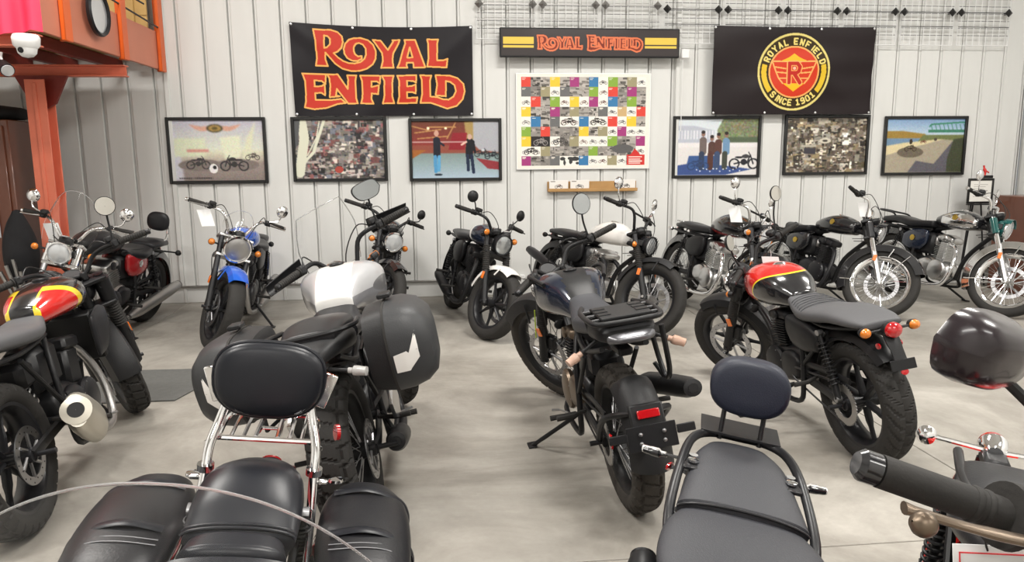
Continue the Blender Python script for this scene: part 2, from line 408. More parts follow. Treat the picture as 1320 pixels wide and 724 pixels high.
# ------------------------------------------------------------------ motorcycle parts
def tread(style, th, ph, nb):
    """groove depth 0..1 at wheel angle th (turns*nb) and crown angle ph (-1..1)"""
    a = abs(ph)
    if style == 'street':
        t = (th+(.5 if ph > 0 else 0)+a*.9) % 1
        return 1.0 if (t < .16 and .12 < a < .8) else 0
    if style == 'block':
        if a < .34:
            t = (th + .28*math.copysign(1, ph)*(a/.34)) % 1
            return 1.0 if t < .13 else 0
        if a < .44: return 1.0 if ((th*1.0 + (.0 if ph > 0 else .5)) % 1) < .72 else 0
        t = (th+.5+(a-.4)*.45) % 1
        return 1.0 if t < .15 and a < 1.05 else 0
    if style == 'zig':
        t = (th+(.5 if ph > 0 else 0)+a*1.6) % 1
        return 1.0 if (t < .17 and .06 < a < .9) else (1.0 if a < .035 else 0)
    return 0
def wheel(root, M, c, r, w, rim_r, kind, rim_mat, hub_mat, style, hi, name, disc=1, disc_side=1, spokes=7, ww=False, sprocket=False, tire_mat='rubber'):
    cx, cz = c
    hub = G().lathe([(.016, -w*.75), (.03, -w*.72), (.034, -w*.4), (.026, -w*.2), (.026, w*.2), (.034, w*.4), (.03, w*.72), (.016, w*.75)], (cx, 0, cz), n=20)
    hub.lathe([(.011, -w*1.25), (.011, w*1.25)], (cx, 0, cz), n=10)
    wh = mk(name, hub, hub_mat, root, M)
    # tyre
    nb = 44 if style in ('block', 'zig') else 36
    N = nb*(7 if hi > 1 else 4 if hi else 2); m = (30 if hi > 1 else 20 if hi else 12)
    hh = r-rim_r; rings = []
    for i in range(N):
        th = 2*PI*i/N; ring = []
        for j in range(m+1):
            ph = (-1+2*j/m); a = ph*R(148)
            y = w/2*math.sin(a)*(1 if abs(a) < PI/2 else 1); y = math.copysign(abs(math.sin(a))**.8, math.sin(a))*w/2
            rad = (r-hh*.52)+hh*.52*math.copysign(abs(math.cos(a))**.8, math.cos(a)) if abs(a) < PI/2 else (r-hh*.52)-hh*.5*abs(math.cos(a))/abs(math.cos(R(148)))
            d = tread(style, i/N*nb/(1 if style == 'street' else 1.4), ph*148/78, nb) if hi else 0
            dep = (.011 if style == 'block' else .008 if style == 'zig' else .005)*d
            rr = rad-dep*max(0, math.cos(a)); yy = y*(1-dep/ w*1.3*abs(math.sin(a)))
            ring.append(Vector((cx+rr*math.cos(th), yy, cz+rr*math.sin(th))))
        rings.append(ring)
    g = G(); n = m+1; vs = [p for q in rings for p in q]; fs = []
    for i in range(N):
        a = i*n; b = ((i+1) % N)*n
        for j in range(m): fs.append((a+j, a+j+1, b+j+1, b+j))
    g.add(vs, fs); mk('tire', g, tire_mat, wh, M, ang=30)
    # rim
    rw = w*.36
    rim = G().lathe([(rim_r+.012, -rw-.004), (rim_r+.012, -rw+.004), (rim_r-.004, -rw+.008), (rim_r-.016, -rw*.5), (rim_r-.018, 0), (rim_r-.016, rw*.5), (rim_r-.004, rw-.008), (rim_r+.012, rw-.004), (rim_r+.012, rw+.004), (rim_r-.008, rw), (rim_r-.027, rw*.5), (rim_r-.03, 0), (rim_r-.027, -rw*.5), (rim_r-.008, -rw)], (cx, 0, cz), n=48 if hi else 36, closed=True)
    mk('rim', rim, rim_mat, wh, M)
    if ww:
        for sg in (-1, 1):
            g = G().lathe([(rim_r+.014, sg*(w*.40)), (rim_r+.034, sg*(w*.475)), (rim_r+.034, sg*(w*.49)), (rim_r+.014, sg*(w*.425))], (cx, 0, cz), n=48, closed=True)
            mk('white_wall', g, 'white_paint', wh, M)
    sp = G()
    if kind == 'wire':
        ns = 36
        for k in range(ns):
            a = 2*PI*k/ns; sd = 1 if k % 2 else -1; a2 = a+R(28)*(1 if (k//2) % 2 else -1)
            p0 = V(cx+.032*math.cos(a2), sd*w*.38, cz+.032*math.sin(a2)); p1 = V(cx+(rim_r-.02)*math.cos(a), sd*.006, cz+(rim_r-.02)*math.sin(a))
            sp.tube([p0, p1], .0021, 5)
        mk('spokes', sp, 'chrome' if rim_mat == 'chrome' else 'steel', wh, M)
    else:
        for k in range(spokes):
            a = 2*PI*k/spokes+.2; ca, sa = math.cos(a), math.sin(a)
            offs = (-.10, .10) if kind == 'double' else (0,)
            for of in offs:
                a2 = a+of*1.4
                p0 = V(cx+.03*ca, 0, cz+.03*sa); p1 = V(cx+(rim_r*.6)*math.cos(a+of*.7), 0, cz+(rim_r*.6)*math.sin(a+of*.7)); p2 = V(cx+(rim_r-.018)*math.cos(a2), 0, cz+(rim_r-.018)*math.sin(a2))
                sp.tube([p0, p1, p2], [.017, .0115, .014] if kind != 'double' else [.012, .008, .009], 8, smooth=3, flat=(1.2, .8, (0, 1, 0)))
        mk('spoke', sp, rim_mat, wh, M)
    if disc:
        for sd in ((disc_side,) if disc == 1 else (-1, 1)):
            dr = .15 if 'front' in name else .12; y = sd*w*.62
            g = G(); nh = 40
            g.lathe([(dr, y-.0025), (dr, y+.0025), (dr-.034, y+.0025), (dr-.034, y-.0025)], (cx, 0, cz), n=nh, closed=True)
            for k in range(6):
                a = 2*PI*k/6
                g.tube([V(cx+.03*math.cos(a), y, cz+.03*math.sin(a)), V(cx+(dr-.03)*math.cos(a+.35), y, cz+(dr-.03)*math.sin(a+.35))], .007, 6)
            mk('brake_disc', g, 'steel', wh, M)
            if hi:
                g = G()
                for k in range(20):
                    a = 2*PI*k/20; q = dr-.01-(k % 2)*.013
                    g.lathe([(.0035, y+sd*.0024), (.0035, y+sd*.0034)], (cx+q*math.cos(a), 0, cz+q*math.sin(a)), n=8)
                mk('disc_holes', g, 'matte_black', wh, M)
    if sprocket:
        g = G(); ns = 42; y = sprocket*w*.7; pr = []
        ro = [Vector((cx+(.105 if k % 2 else .098)*math.cos(2*PI*k/(2*ns)), y, cz+(.105 if k % 2 else .098)*math.sin(2*PI*k/(2*ns)))) for k in range(2*ns)]
        ri = [Vector((cx+.065*math.cos(2*PI*k/(2*ns)), y, cz+.065*math.sin(2*PI*k/(2*ns)))) for k in range(2*ns)]
        ro2 = [p+V(0, .005, 0) for p in ro]; ri2 = [p+V(0, .005, 0) for p in ri]
        g.rings([ro, ro2, ri2, ri], loop=True); mk('sprocket', g, 'dull_aluminium', wh, M)
    return wh

def fender_prof(r, w, t=.004, crown=.02, n=8, skirt=.03):
    o = []; i_ = []
    for k in range(n+1):
        u = -1+2*k/n; y = u*w/2; d = crown*(1-u*u) - (skirt*max(0, abs(u)-.75)/.25 if skirt else 0)
        o.append((r+d, y)); i_.append((r+d-t, y*.96))
    return o+i_[::-1]

def signal(root, base, tip, lens, shell='matte_black', shape='round', M=None, face=(1, 0, 0), size=.026):
    """indicator on a stalk: base -> tip, lens faces `face`"""
    g = G().tube([base, tip], [.008, .007], 8); o = mk('turn_signal', g, shell, root, M)
    f = Vector(face).normalized(); t = Vector(tip)
    if shape == 'round':
        mk('signal_shell', G().lathe([(.004, -.034), (size*.75, -.026), (size, -.008), (size*1.05, 0), (size*.9, .003)], t, f, 18), shell, o, M)
        mk('signal_lens', G().lathe([(size*.98, .001), (size*.9, .012), (size*.6, .021), (.001, .025)], t, f, 18), lens, o, M)
    else:
        u = (Vector(tip)-Vector(base)).normalized()
        g = G().tube([t-u*.01, t+u*.012, t+u*.04, t+u*.065], [.012, .021, .019, .004], 12, smooth=4, flat=(.8, 1.0, tuple(f))); mk('signal_lens', g, lens, o, M)
        g = G().tube([t-u*.012-f*.008, t+u*.012-f*.010, t+u*.04-f*.009, t+u*.06-f*.006], [.009, .019, .017, .004], 12, smooth=4, flat=(.6, 1.05, tuple(f))); mk('signal_shell', g, shell, o, M)
    return o

def mirror(root, base, elbow, head, shape, mats, M, face, glass='mirror_glass', r=.052):
    """stalk base->elbow->head; glass faces `face`"""
    stalk = mk('mirror', G().tube([base, elbow, head], .0055, 8, smooth=5), mats[0], root, M)
    f = Vector(face).normalized(); h = Vector(head)
    if shape == 'round':
        mk('mirror_housing', G().lathe([(.001, -.026), (r*.45, -.023), (r*.8, -.014), (r, -.002), (r, .004), (r*.93, .005)], h, f, 28), mats[1], stalk, M)
        mk('mirror_glass', G().lathe([(.001, .0055), (r*.93, .0055), (r*.93, .004)], h, f, 28), glass, stalk, M)
    else:   # oblong / angular
        u = f.cross(V(0, 0, 1)).normalized(); w = u.cross(f)
        if w.z < 0: w = -w
        hx = r*1.35; hy = r*.85
        if shape == 'hex': P = [(-1, -.2), (-.75, .75), (.1, 1), (.85, .85), (1, .1), (.6, -.8), (-.5, -.95)]
        else: P = [(-1, 0), (-.8, .75), (-.2, 1), (.6, .95), (1, .45), (.95, -.35), (.4, -.9), (-.6, -.8)]
        # smooth outline
        Q = catmull([(*p, 0) for p in P+P[:1]], 5)[:-1]
        def ring(s_, d): return [h+u*(x*hx*s_)+w*(y*hy*s_)+f*d for x, y, _ in Q]
        mk('mirror_housing', G().rings([ring(.25, -.036), ring(.6, -.034), ring(.85, -.024), ring(1, -.006), ring(1.0, .004), ring(.94, .005)]), mats[1], stalk, M, ang=50)
        mk('mirror_glass', G().rings([ring(.93, .004), ring(.93, .0058)]), glass, stalk, M)
    return stalk

def spring(p0, p1, r, turns, wire=.004, n=6):
    p0, p1 = Vector(p0), Vector(p1); ax = (p1-p0); L = ax.length; ax.normalize(); u = ax.orthogonal().normalized(); w = ax.cross(u)
    pts = [p0+ax*L*i/(turns*12)+(u*math.cos(2*PI*i/12)+w*math.sin(2*PI*i/12))*r for i in range(turns*12+1)]
    return G().tube(pts, wire, n)

def engine(root, s, wb):
    k = s['engine']; ex = s.get('engine_x', wb*.44); cz = .33
    cov = s.get('cover_mat', 'aluminium'); blk = s.get('engine_mat', 'dull_aluminium'); 
    hw = .15 if k == 'twin' else .115
    eng = mk('engine', G().loft([(ex-.20, cz+.03, hw*.55, .075, .07), (ex-.1, cz+.03, hw*.75, .11, .10), (ex+.05, cz, hw*.75, .11, .11), (ex+.16, cz-.01, hw*.65, .08, .08)], n=24, e=3.2, rnd=(.5, .5)), blk, root)
    for sd in (-1, 1):
        mk('crankcase_cover', G().lathe([(.098, 0), (.105, .02), (.098, .034), (.07, .045), (.02, .048), (.001, .048)], (ex+.06, sd*hw*.68, cz), (0, sd, 0), 32), cov, eng)
        mk('clutch_cover' if sd < 0 else 'sprocket_cover', G().loft([(ex-.17, cz+.03, .028, .06, .06), (ex-.08, cz+.03, .036, .085, .085), (ex-.0, cz+.01, .03, .07, .08)], n=20, e=2.6).xf(Matrix.Translation((0, sd*hw*.72, 0))), cov, eng)
        g = G()
        for q in range(8):
            a = 2*PI*q/8+.3; g.lathe([(.006, 0), (.006, .012), (.003, .014)], (ex+.06+.088*math.cos(a), sd*(hw*.68+.024), cz+.088*math.sin(a)), (0, sd, 0), 6)
        mk('cover_bolts', g, 'steel', eng)
    tilt = R(8 if k != 'twin' else 12); T = Matrix.Translation((ex+.04, 0, cz+.09))@Matrix.Rotation(tilt, 4, 'Y')
    cw = .125 if k == 'twin' else .085
    if k == 'liquid':
        g = G().box((0, 0, .09), (.15, .15, .20), b=.02).box((0, 0, .215), (.17, .17, .07), b=.022)
        mk('cylinder', g, blk, eng, T)
    else:
        g = G().box((0, 0, .10), (.10, cw*1.5, .2), b=.01)
        for i in range(10):
            sc = 1-.12*abs(i-5)/5
            g.box((0, 0, .03+i*.0165), (.16*sc, cw*2*sc, .005), b=.002)
        mk('cooling_fins', g, s.get('fin_mat', blk), eng, T)
        g = G().loft([(-.085, .225, cw*.9, .035, .03), (0, .235, cw*.95, .042, .035), (.085, .225, cw*.9, .035, .03)], n=20, e=3.5, rnd=(.5, .5))
        mk('cylinder_head', g, s.get('head_mat', cov), eng, T)
        g = G()
        for sd in (-1, 1): g.lathe([(.034, 0), (.034, .012), (.026, .018)], (0, sd*(cw*.9), .235), (0, sd, 0), 16)
        mk('head_cap', g, cov, eng, T)
    mk('air_intake', G().tube([(ex-.0, 0, cz+.29), (ex-.07, 0, cz+.30), (ex-.14, 0, cz+.29)], [.028, .034, .04], 14), 'black_plastic', root)
    mk('carburettor_body', G().box((ex-.075, 0, cz+.29), (.07, .09, .09), b=.014), 'dull_aluminium', root)
    return eng, ex, cz

def bike(s):
    WARP[0] = s.get('drop', 0)
    wb = s['wb']; rF = s.get('rF', .33); rR = s.get('rR', .315); wF = s.get('wF', .095); wR = s.get('wR', .125); hi = s.get('hi', 0)
    rake = R(s.get('rake', 26)); tr = .11
    root = empty('motorcycle', (s['x'], s['y'], 0), (-R(s.get('lean', 9)), 0, R(s['h'])))
    tag(root, s['label'], 'motorcycle', 'motorcycles on the showroom floor')
    o = V(wb+tr, 0, 0); ud = V(-math.sin(rake), 0, math.cos(rake))
    ST = Matrix.Translation(o)@Matrix.Rotation(R(s.get('steer', 28)), 4, ud)@Matrix.Translation(-o)
    ax = lambda z: wb+tr-z*math.tan(rake)
    fx = lambda z: wb-(z-rF)*math.tan(rake)
    mF = s.get('metal', 'matte_black')           # frame / bars colour
    sil = s.get('bar_mat', mF)
    ft = s.get('fork_top', .88); gh = s.get('gh', 1.02); gw = s.get('gw', .38)
    # wheels
    rimk = s.get('wheel', 'cast'); rimm = s.get('rim_mat', 'satin_black')
    wheel(root, ST, (wb, rF), rF, wF, s.get('rimF', rF-.085), rimk, rimm, s.get('hub_mat', rimm), s.get('tread', 'street'), hi, 'front_wheel', disc_side=s.get('disc_f', 1), spokes=s.get('nspoke', 7), ww=s.get('ww', False), tire_mat=s.get('tire_mat', 'rubber'))
    wheel(root, None, (0, rR), rR, wR, s.get('rimR', rR-.09), rimk, rimm, s.get('hub_mat', rimm), s.get('tread', 'street'), hi, 'rear_wheel', disc_side=s.get('disc_r', -1), spokes=s.get('nspoke', 7), ww=s.get('ww', False), sprocket=s.get('chain', 1), tire_mat=s.get('tire_mat', 'rubber'))
    # fork
    fr = s.get('fork_r', .021); fy = s.get('fork_y', wF/2+.05)
    for sd in (-1, 1):
        dz = V(-math.tan(rake), 0, 1)
        P = lambda z: V(fx(z), sd*fy, z)
        leg = mk('fork_leg', G().tube([P(rF-.02), P(rF+.03), P(rF+.26)], [fr*1.15, fr*1.25, fr*1.2], 14), s.get('fork_low', 'matte_black'), root, ST)
        mk('fork_tube', G().tube([P(rF+.22), P(ft+.02)], fr, 14), s.get('fork_tube', 'steel'), leg, ST)
        if s.get('gaiter'):
            pts = []; rs = []
            for i in range(25):
                pts.append(P(rF+.24+(.2)*i/24)); rs.append(fr*(1.55 if i % 2 else 1.25))
            mk('fork_gaiter', G().tube(pts, rs, 14), 'rubber', leg, ST)
        if s.get('fork_cover'):
            mk('fork_cover', G().tube([P(rF+.40), P(ft-.01)], fr*1.6, 16), s['fork_cover'], leg, ST)
        if s.get('fork_reflector', True):
            mk('reflector', G().box(P(rF+.2)+V(.0, sd*(fr*1.25+.004), 0), (.03, .006, .06), b=.002), s.get('refl_mat', 'orange_reflector'), leg, ST)
        mk('axle_clamp', G().box(P(rF)+V(0, 0, -.005), (.05, .03, .06), b=.008), s.get('fork_low', 'matte_black'), leg, ST)
    g = G()
    for z in (ft, ft-.15):
        g.box(((fx(z)+ax(z))/2, 0, z), (.09, fy*2+.05, .026), Matrix.Rotation(rake*-1, 3, 'Y'), b=.01)
    mk('triple_clamp', g, s.get('clamp_mat', mF), root, ST)
    mk('steering_head', G().tube([(ax(ft-.16), 0, ft-.16), (ax(ft), 0, ft)], .03, 14), mF, root)
    # brake caliper + hose
    sd = s.get('disc_f', 1)
    cal = mk('brake_caliper', G().box((fx(rF+.1)-.035, sd*wF*.66, rF+.09), (.07, .05, .1), Matrix.Rotation(-rake, 3, 'Y'), b=.012), s.get('cal_mat', 'matte_black'), root, ST)
    mk('brake_hose', G().tube([(fx(rF+.12)-.03, sd*(wF*.66+.01), rF+.13), (fx(rF+.35)-.05, sd*(fy+.03), rF+.35), (fx(ft)+.02, sd*(fy+.0), ft-.1), (fx(ft)-.0, -.1, ft+.06)], .004, 6, smooth=6), 'cable', root, ST)
    # front fender
    fs = s.get('front_fender', 'short'); fm = s.get('fender_mat', 'matte_black')
    if fs == 'short': g = G().arc(wb, rF, fender_prof(rF+.012, wF+.035), 62, 165, 26)
    elif fs == 'classic': g = G().arc(wb, rF, fender_prof(rF+.016, wF+.055, crown=.03, skirt=.05), 28, 205, 40)
    elif fs == 'hugger': g = G().arc(wb, rF, fender_prof(rF+.012, wF+.04, crown=.025, skirt=.06), 40, 185, 30)
    elif fs == 'stub': g = G().arc(wb, rF, fender_prof(rF+.014, wF+.03, crown=.022), 56, 135, 24)
    if fs: 
        fe = mk('front_fender', g, fm, root, ST)
        g = G()
        for sd in (-1, 1):
            g.tube([(wb+.02, sd*(wF/2+.02), rF+rF*.99), (wb, sd*(fy-.005), rF+.23)], .006, 6)
            if fs == 'classic':
                for aa in (190, 60): g.tube([(wb, sd*(fy+.0), rF), (wb+(rF+.01)*math.cos(R(aa)), sd*(wF/2+.03), rF+(rF+.01)*math.sin(R(aa)))], .005, 6)
        mk('fender_stay', g, s.get('stay_mat', fm), fe, ST)
    # headlight
    hz = s.get('hz', .82); hr = s.get('hr', .085); hx = fx(hz)+s.get('hfwd', .085)
    hm = s.get('hl_mat', 'black_paint'); hl = s.get('headlight', 'round')
    if hl == 'round':
        H = mk('headlight', G().lathe([(.02, -.11), (hr*.55, -.10), (hr*.85, -.07), (hr*.98, -.03), (hr, 0)], (hx, 0, hz), (1, 0, -.08), 32), hm, root, ST)
        mk('headlight_ring', G().lathe([(hr, -.004), (hr*1.05, .004), (hr*1.03, .016), (hr*.93, .018), (hr*.92, .006)], (hx, 0, hz), (1, 0, -.08), 32, closed=True), s.get('ring_mat', 'chrome'), H, ST)
        mk('headlight_reflector', G().lathe([(.012, -.035), (hr*.5, -.025), (hr*.8, -.008), (hr*.92, .006), (hr*.93, .004), (hr*.8, -.012), (.012, -.04)], (hx, 0, hz), (1, 0, -.08), 28), 'chrome', H, ST)
        mk('headlight_bulb', G().lathe([(.016, -.035), (.016, -.012), (.008, -.006), (.001, -.006)], (hx, 0, hz), (1, 0, -.08), 14), 'aluminium', H, ST)
        mk('headlight_lens', G().lathe([(hr*.92, .008), (hr*.7, .018), (hr*.35, .024), (.001, .026)], (hx, 0, hz), (1, 0, -.08), 32), s.get('lens_mat', 'lamp_glass'), H, ST)
        if s.get('peak'):
            mk('headlight_peak', G().sheet(lambda u, v: V(hx-.02+.06*v, 0, hz)+V(0, math.cos(PI*(.12+.76*u))*hr*1.1, math.sin(PI*(.12+.76*u))*hr*1.1), 16, 5, .003), hm, H, ST)
        if s.get('grille'):
            g = G()
            for i in range(-3, 4):
                yy = i*hr*.26; q = math.sqrt(max(0, hr*hr-yy*yy)); g.tube([(hx+.03, yy, hz-q), (hx+.034, yy, hz+q)], .0025, 5)
            mk('headlight_grille', g, 'matte_black', H, ST)
        if s.get('bracket', True):
            g = G()
            for sd in (-1, 1): g.box(((hx-.05+fx(hz))/2, sd*(hr*.6+fy)/2+sd*.012, hz), (.1, .02, .05), b=.006)
            mk('headlight_bracket', g, mF, root, ST)
    # instruments
    ni = s.get('pods', 1); iz = s.get('iz', ft+.055); ix = ax(ft)+.06
    ic = None
    for q in range(ni):
        yy = 0 if ni == 1 else (-.055 if q else .055)
        pr = .05 if ni == 1 else .043
        a_ = (-.55, 0, .85)
        ic = mk('instrument_pod', G().lathe([(pr*.6, -.05), (pr, -.03), (pr, 0), (pr*.9, .004)], (ix, yy, iz), a_, 24), s.get('pod_mat', 'black_plastic'), root, ST)
        mk('dial_rim', G().lathe([(pr, -.002), (pr*1.06, .003), (pr*.94, .008), (pr*.92, .002)], (ix, yy, iz), a_, 24, closed=True), s.get('pod_ring', 'chrome'), ic, ST)
        mk('dial_face', G().lathe([(pr*.93, .003), (.001, .0035)], (ix, yy, iz), a_, 24), 'lamp_glass', ic, ST)
    # handlebar
    cz_ = ft+.03; cxx = ax(ft)+.005; pull = s.get('pull', .12); gx = cxx-pull; rise = gh
    mid = s.get('bar_mid', .14)
    pts = [(gx-.02, -gw, rise-.005), (gx+.02, -gw+.16, rise), (cxx-.01, -mid, rise-.01 if gh-cz_ < .1 else rise-.02), (cxx, -.06, cz_+.015), (cxx, 0, cz_+.012), (cxx, .06, cz_+.015), (cxx-.01, mid, rise-.01 if gh-cz_ < .1 else rise-.02), (gx+.02, gw-.16, rise), (gx-.02, gw, rise-.005)]
    hb = mk('handlebar', G().tube(pts, .0125, 12, smooth=6), sil, root, ST)
    g = G()
    for sd in (-1, 1): g.box((cxx, sd*.045, cz_+.0), (.05, .035, .05), b=.008)
    mk('bar_clamp', g, mF, hb, ST)
    if s.get('crossbar'): mk('crossbar', G().tube([(cxx-.005, -mid*.95, rise-.03), (cxx-.005, mid*.95, rise-.03)], .009, 10), mF, hb, ST)
    for sd in (-1, 1):
        A = V(gx+.012, sd*(gw-.13), rise-.001); B = V(gx-.02, sd*gw, rise-.005); d = (B-A).normalized()
        gp = G().tube([A-d*.006, A, A+d*.001, B], [.024, .024, .0175, .0175], 16)
        for q in range((2 if hi > 1 and s.get('smooth_grip') else 9) if hi else 0): gp.lathe([(.0178, 0), (.0192, .002), (.0192, .005), (.0178, .007)], A+d*(.02+q*.012), d, 16)
        mk('grip', gp, 'rubber', hb, ST)
        mk('bar_end', G().lathe([(.012, 0), (.017, .002), (.017, .018), (.012, .024)], B, d, 16), s.get('barend_mat', 'black_metal' if s.get('lever_mat', 'matte_black') == 'matte_black' else 'chrome'), hb, ST)
        mk('switch_housing', G().box(A-d*.028, (.045, .04, .045), b=.009), s.get('sw_mat', 'black_plastic'), hb, ST)
        L0 = A-d*.02+V(.03, 0, -.002)
        mk('lever', G().tube([L0, L0+d*.03+V(.016, 0, 0), L0+d*.09+V(.024, 0, -.004), L0+d*.155+V(.022, 0, -.008)], [.009, .007, .006, .008], 10, smooth=4, flat=(.7, 1.2, (0, 0, 1))), s.get('lever_mat', 'matte_black'), hb, ST)
        mk('lever_perch', G().box(L0-d*.012+V(-.008, 0, .003), (.05, .035, .026), b=.008), s.get('sw_mat', 'black_plastic'), hb, ST)
        mk('control_cable', G().tube([L0-d*.03, L0-d*.09+V(.05, 0, .04), V(hx-.04, sd*.07, iz+.02), V(ax(ft-.1)+.04, sd*.04, ft-.12), V(ax(ft-.1)-.1, sd*.04, ft-.18)], .0035, 6, smooth=6), 'cable', hb, ST)
        if sd < 0: mk('brake_reservoir', G().box(L0-d*.02+V(-.004, 0, .032), (.05, .05, .032), b=.01), 'black_plastic', hb, ST)
        if s.get('handguard'):
            g = G().sheet(lambda u, v: V(gx+.075-.05*u*u-.01, sd*(gw-.19+.24*u), rise-.045+.085*v*(1-.35*u)+.012)+V(.018*math.sin(PI*v), 0, 0), 12, 6, .005)
            mk('handguard', g, 'matte_black', hb, ST)
    # mirrors
    ms = s.get('mirror')
    if ms:
        mz = s.get('mz', .17); mo = s.get('mo', .06)
        for sd in (-1, 1):
            if sd in s.get('no_mirror', ()): continue
            b = V(gx+.02, sd*(gw-.16), rise+.01); hd = V(gx+.01+s.get('mfwd', 0), sd*(gw-.16+mo+(s.get('mo_right', 0) if sd < 0 else 0)), rise+mz+(s.get('mz_right', 0) if sd < 0 else 0))
            el = (b+hd)/2+V(.015, sd*mo*.35 if s.get('elbow') else 0, -.02 if s.get('elbow') else 0)
            mirror(root, b, el, hd, ms, s.get('mirror_mats', (mF, 'satin_black')), ST, (-1, -sd*.18, .02), s.get('mirror_glass', 'mirror_glass'), s.get('mr', .052))
    # tank
    tb = s.get('tank_bot', .76)
    tank = s['tank']; T = mk('fuel_tank', G().loft(tank, n=44, k=7, e=s.get('tank_e', 2.3), rnd=s.get('tank_rnd', (.35, .7))), s['tank_mats'], root, matfn=s.get('tank_fn'))
    tm = tank[len(tank)//2]
    topz = tm[1]+tm[3]
    mk('filler_cap', G().lathe([(.034, -.006), (.036, .004), (.03, .011), (.012, .013), (.001, .013)], (tm[0]+.03, 0, topz), (.1, 0, 1), 22), s.get('cap_mat', 'chrome'), T)
    if s.get('badge'):
        for sd in (-1, 1):
            mk('tank_badge', G().lathe([(.028, 0), (.028, .004), (.02, .006), (.001, .006)], (tm[0]+.05, sd*(tm[2]*.99), tm[1]+.02), (0, sd, .1), 20).xf(Matrix.Identity(4)), s['badge'], T)
    # seat
    for q, st in enumerate(s['seats']):
        S = mk('seat', G().loft(st['secs'], n=32, k=6, e=st.get('e', 2.7), rnd=st.get('rnd', (.5, .5))), st.get('mat', 'leather'), root)
        if st.get('ribs'):
            g = G()
            for (x, z, hw, hu) in st['ribs']:
                g.tube([V(x, hw*math.cos(a)*1.0, z+hu*math.sin(a)**.8) for a in [PI*i/14 for i in range(1, 14)]], .0025, 5)
            mk('seat_rib', g, st.get('rib_mat', 'stitch'), S)
    # side panels
    if s.get('side_mat'):
        for sd in (-1, 1):
            g = G().loft([(s.get('sp_x', .2), .60, .03, .07, .07), (s.get('sp_x', .2)+.10, .61, .04, .10, .11), (s.get('sp_x', .2)+.22, .63, .035, .09, .12), (s.get('sp_x', .2)+.28, .65, .025, .06, .09)], n=20, e=2.8, k=3).xf(Matrix.Translation((0, sd*.10, 0)))
            p = mk('side_panel', g, s['side_mat'], root)
            if s.get('side_badge'): mk('panel_badge', G().lathe([(.03, 0), (.03, .005), (.001, .006)], (s.get('sp_x', .2)+.14, sd*.142, .62), (0, sd, 0), 20), s['side_badge'], p)
    # frame
    g = G(); fd = s.get('frame_drop', 0)
    g.tube([(ax(ft-.1), 0, ft-.09), (wb*.62, 0, .80-fd), (wb*.35, 0, .735-fd)], .022, 12, smooth=4)
    g.tube([(ax(ft-.16), 0, ft-.15), (wb*.66, 0, .50), (wb*.60, 0, .26)], .021, 12, smooth=5)
    for sd in (-1, 1):
        g.tube([(wb*.60, sd*.03, .27), (wb*.56, sd*.11, .19), (wb*.30, sd*.12, .19), (wb*.25, sd*.12, .33), (wb*.27, sd*.10, .60-fd*.5), (wb*.35, sd*.05, .73-fd)], .014, 10, smooth=5)
        g.tube([(wb*.35, sd*.06, .73-fd), (.15, sd*.10, .72-fd), (-.14, sd*.09, s.get('tail_z', .74))], .012, 10, smooth=4)
        g.tube([(wb*.26, sd*.115, .40), (.10, sd*.115, .70-fd)], .011, 8)
    mk('frame', g, s.get('frame_mat', mF), root)
    # swing arm
    g = G()
    for sd in (-1, 1): g.tube([(wb*.27, sd*.09, .33), (.12, sd*(wR/2+.035), .325), (-.015, sd*(wR/2+.035), rR)], .018, 8, smooth=4, flat=(1.4, .8, (0, 0, 1)))
    g.tube([(wb*.27, -.1, .33), (wb*.27, .1, .33)], .02, 10)
    mk('swingarm', g, s.get('arm_mat', mF), root)
    # shocks
    if s.get('shocks', 'twin') == 'twin':
        for sd in (-1, 1):
            p0 = V(.01, sd*(wR/2+.055), rR+.03); p1 = V(.14, sd*(wR/2+.055), .69)
            sh = mk('shock_absorber', G().tube([p0, p0+(p1-p0)*.35, p0+(p1-p0)*.36, p1], [.017, .017, .011, .011], 12), s.get('shock_mat', 'matte_black'), root)
            mk('shock_spring', spring(p0+(p1-p0)*.18, p0+(p1-p0)*.86, .024, 11 if hi else 9, .0042), s.get('spring_mat', 'matte_black'), sh)
            mk('shock_mount', G().lathe([(.016, -.014), (.016, .014)], p0, n=12).lathe([(.018, -.014), (.018, .014)], p1, n=12), 'steel', sh)
    else:
        p0 = V(wb*.24, 0, .42); p1 = V(wb*.14, 0, .66)
        sh = mk('shock_absorber', G().tube([p0, p1], .016, 12), 'steel', root)
        mk('shock_spring', spring(p0, p1, .031, 7, .0055), s.get('spring_mat', 'matte_black'), sh)
    # chain
    if s.get('chain', 1):
        sd = s.get('chain', 1); y = sd*wR*.7+.003; g = G()
        g.tube([V(.0, y, rR+.103), V(wb*.33, y, .37), V(wb*.36, y, .335), V(wb*.33, y, .30), V(0, y, rR-.103)], .007, 6, flat=(1, .6, (0, 0, 1)))
        mk('chain', g, 'black_metal', root)
        mk('chain_guard', G().tube([V(-.06, y, rR+.135), V(.12, y, rR+.135), V(wb*.26, y, .42)], .013, 8, smooth=4, flat=(1.4, .5, (0, 0, 1))), s.get('guard_mat', 'matte_black'), root)
    # engine
    eng, ex, ecz = engine(root, s, wb)
    # exhaust
    em = s.get('exhaust_mat', 'chrome'); es = s.get('exhaust', 'long')
    sides = (-1, 1) if s['engine'] == 'twin' else (-1,)
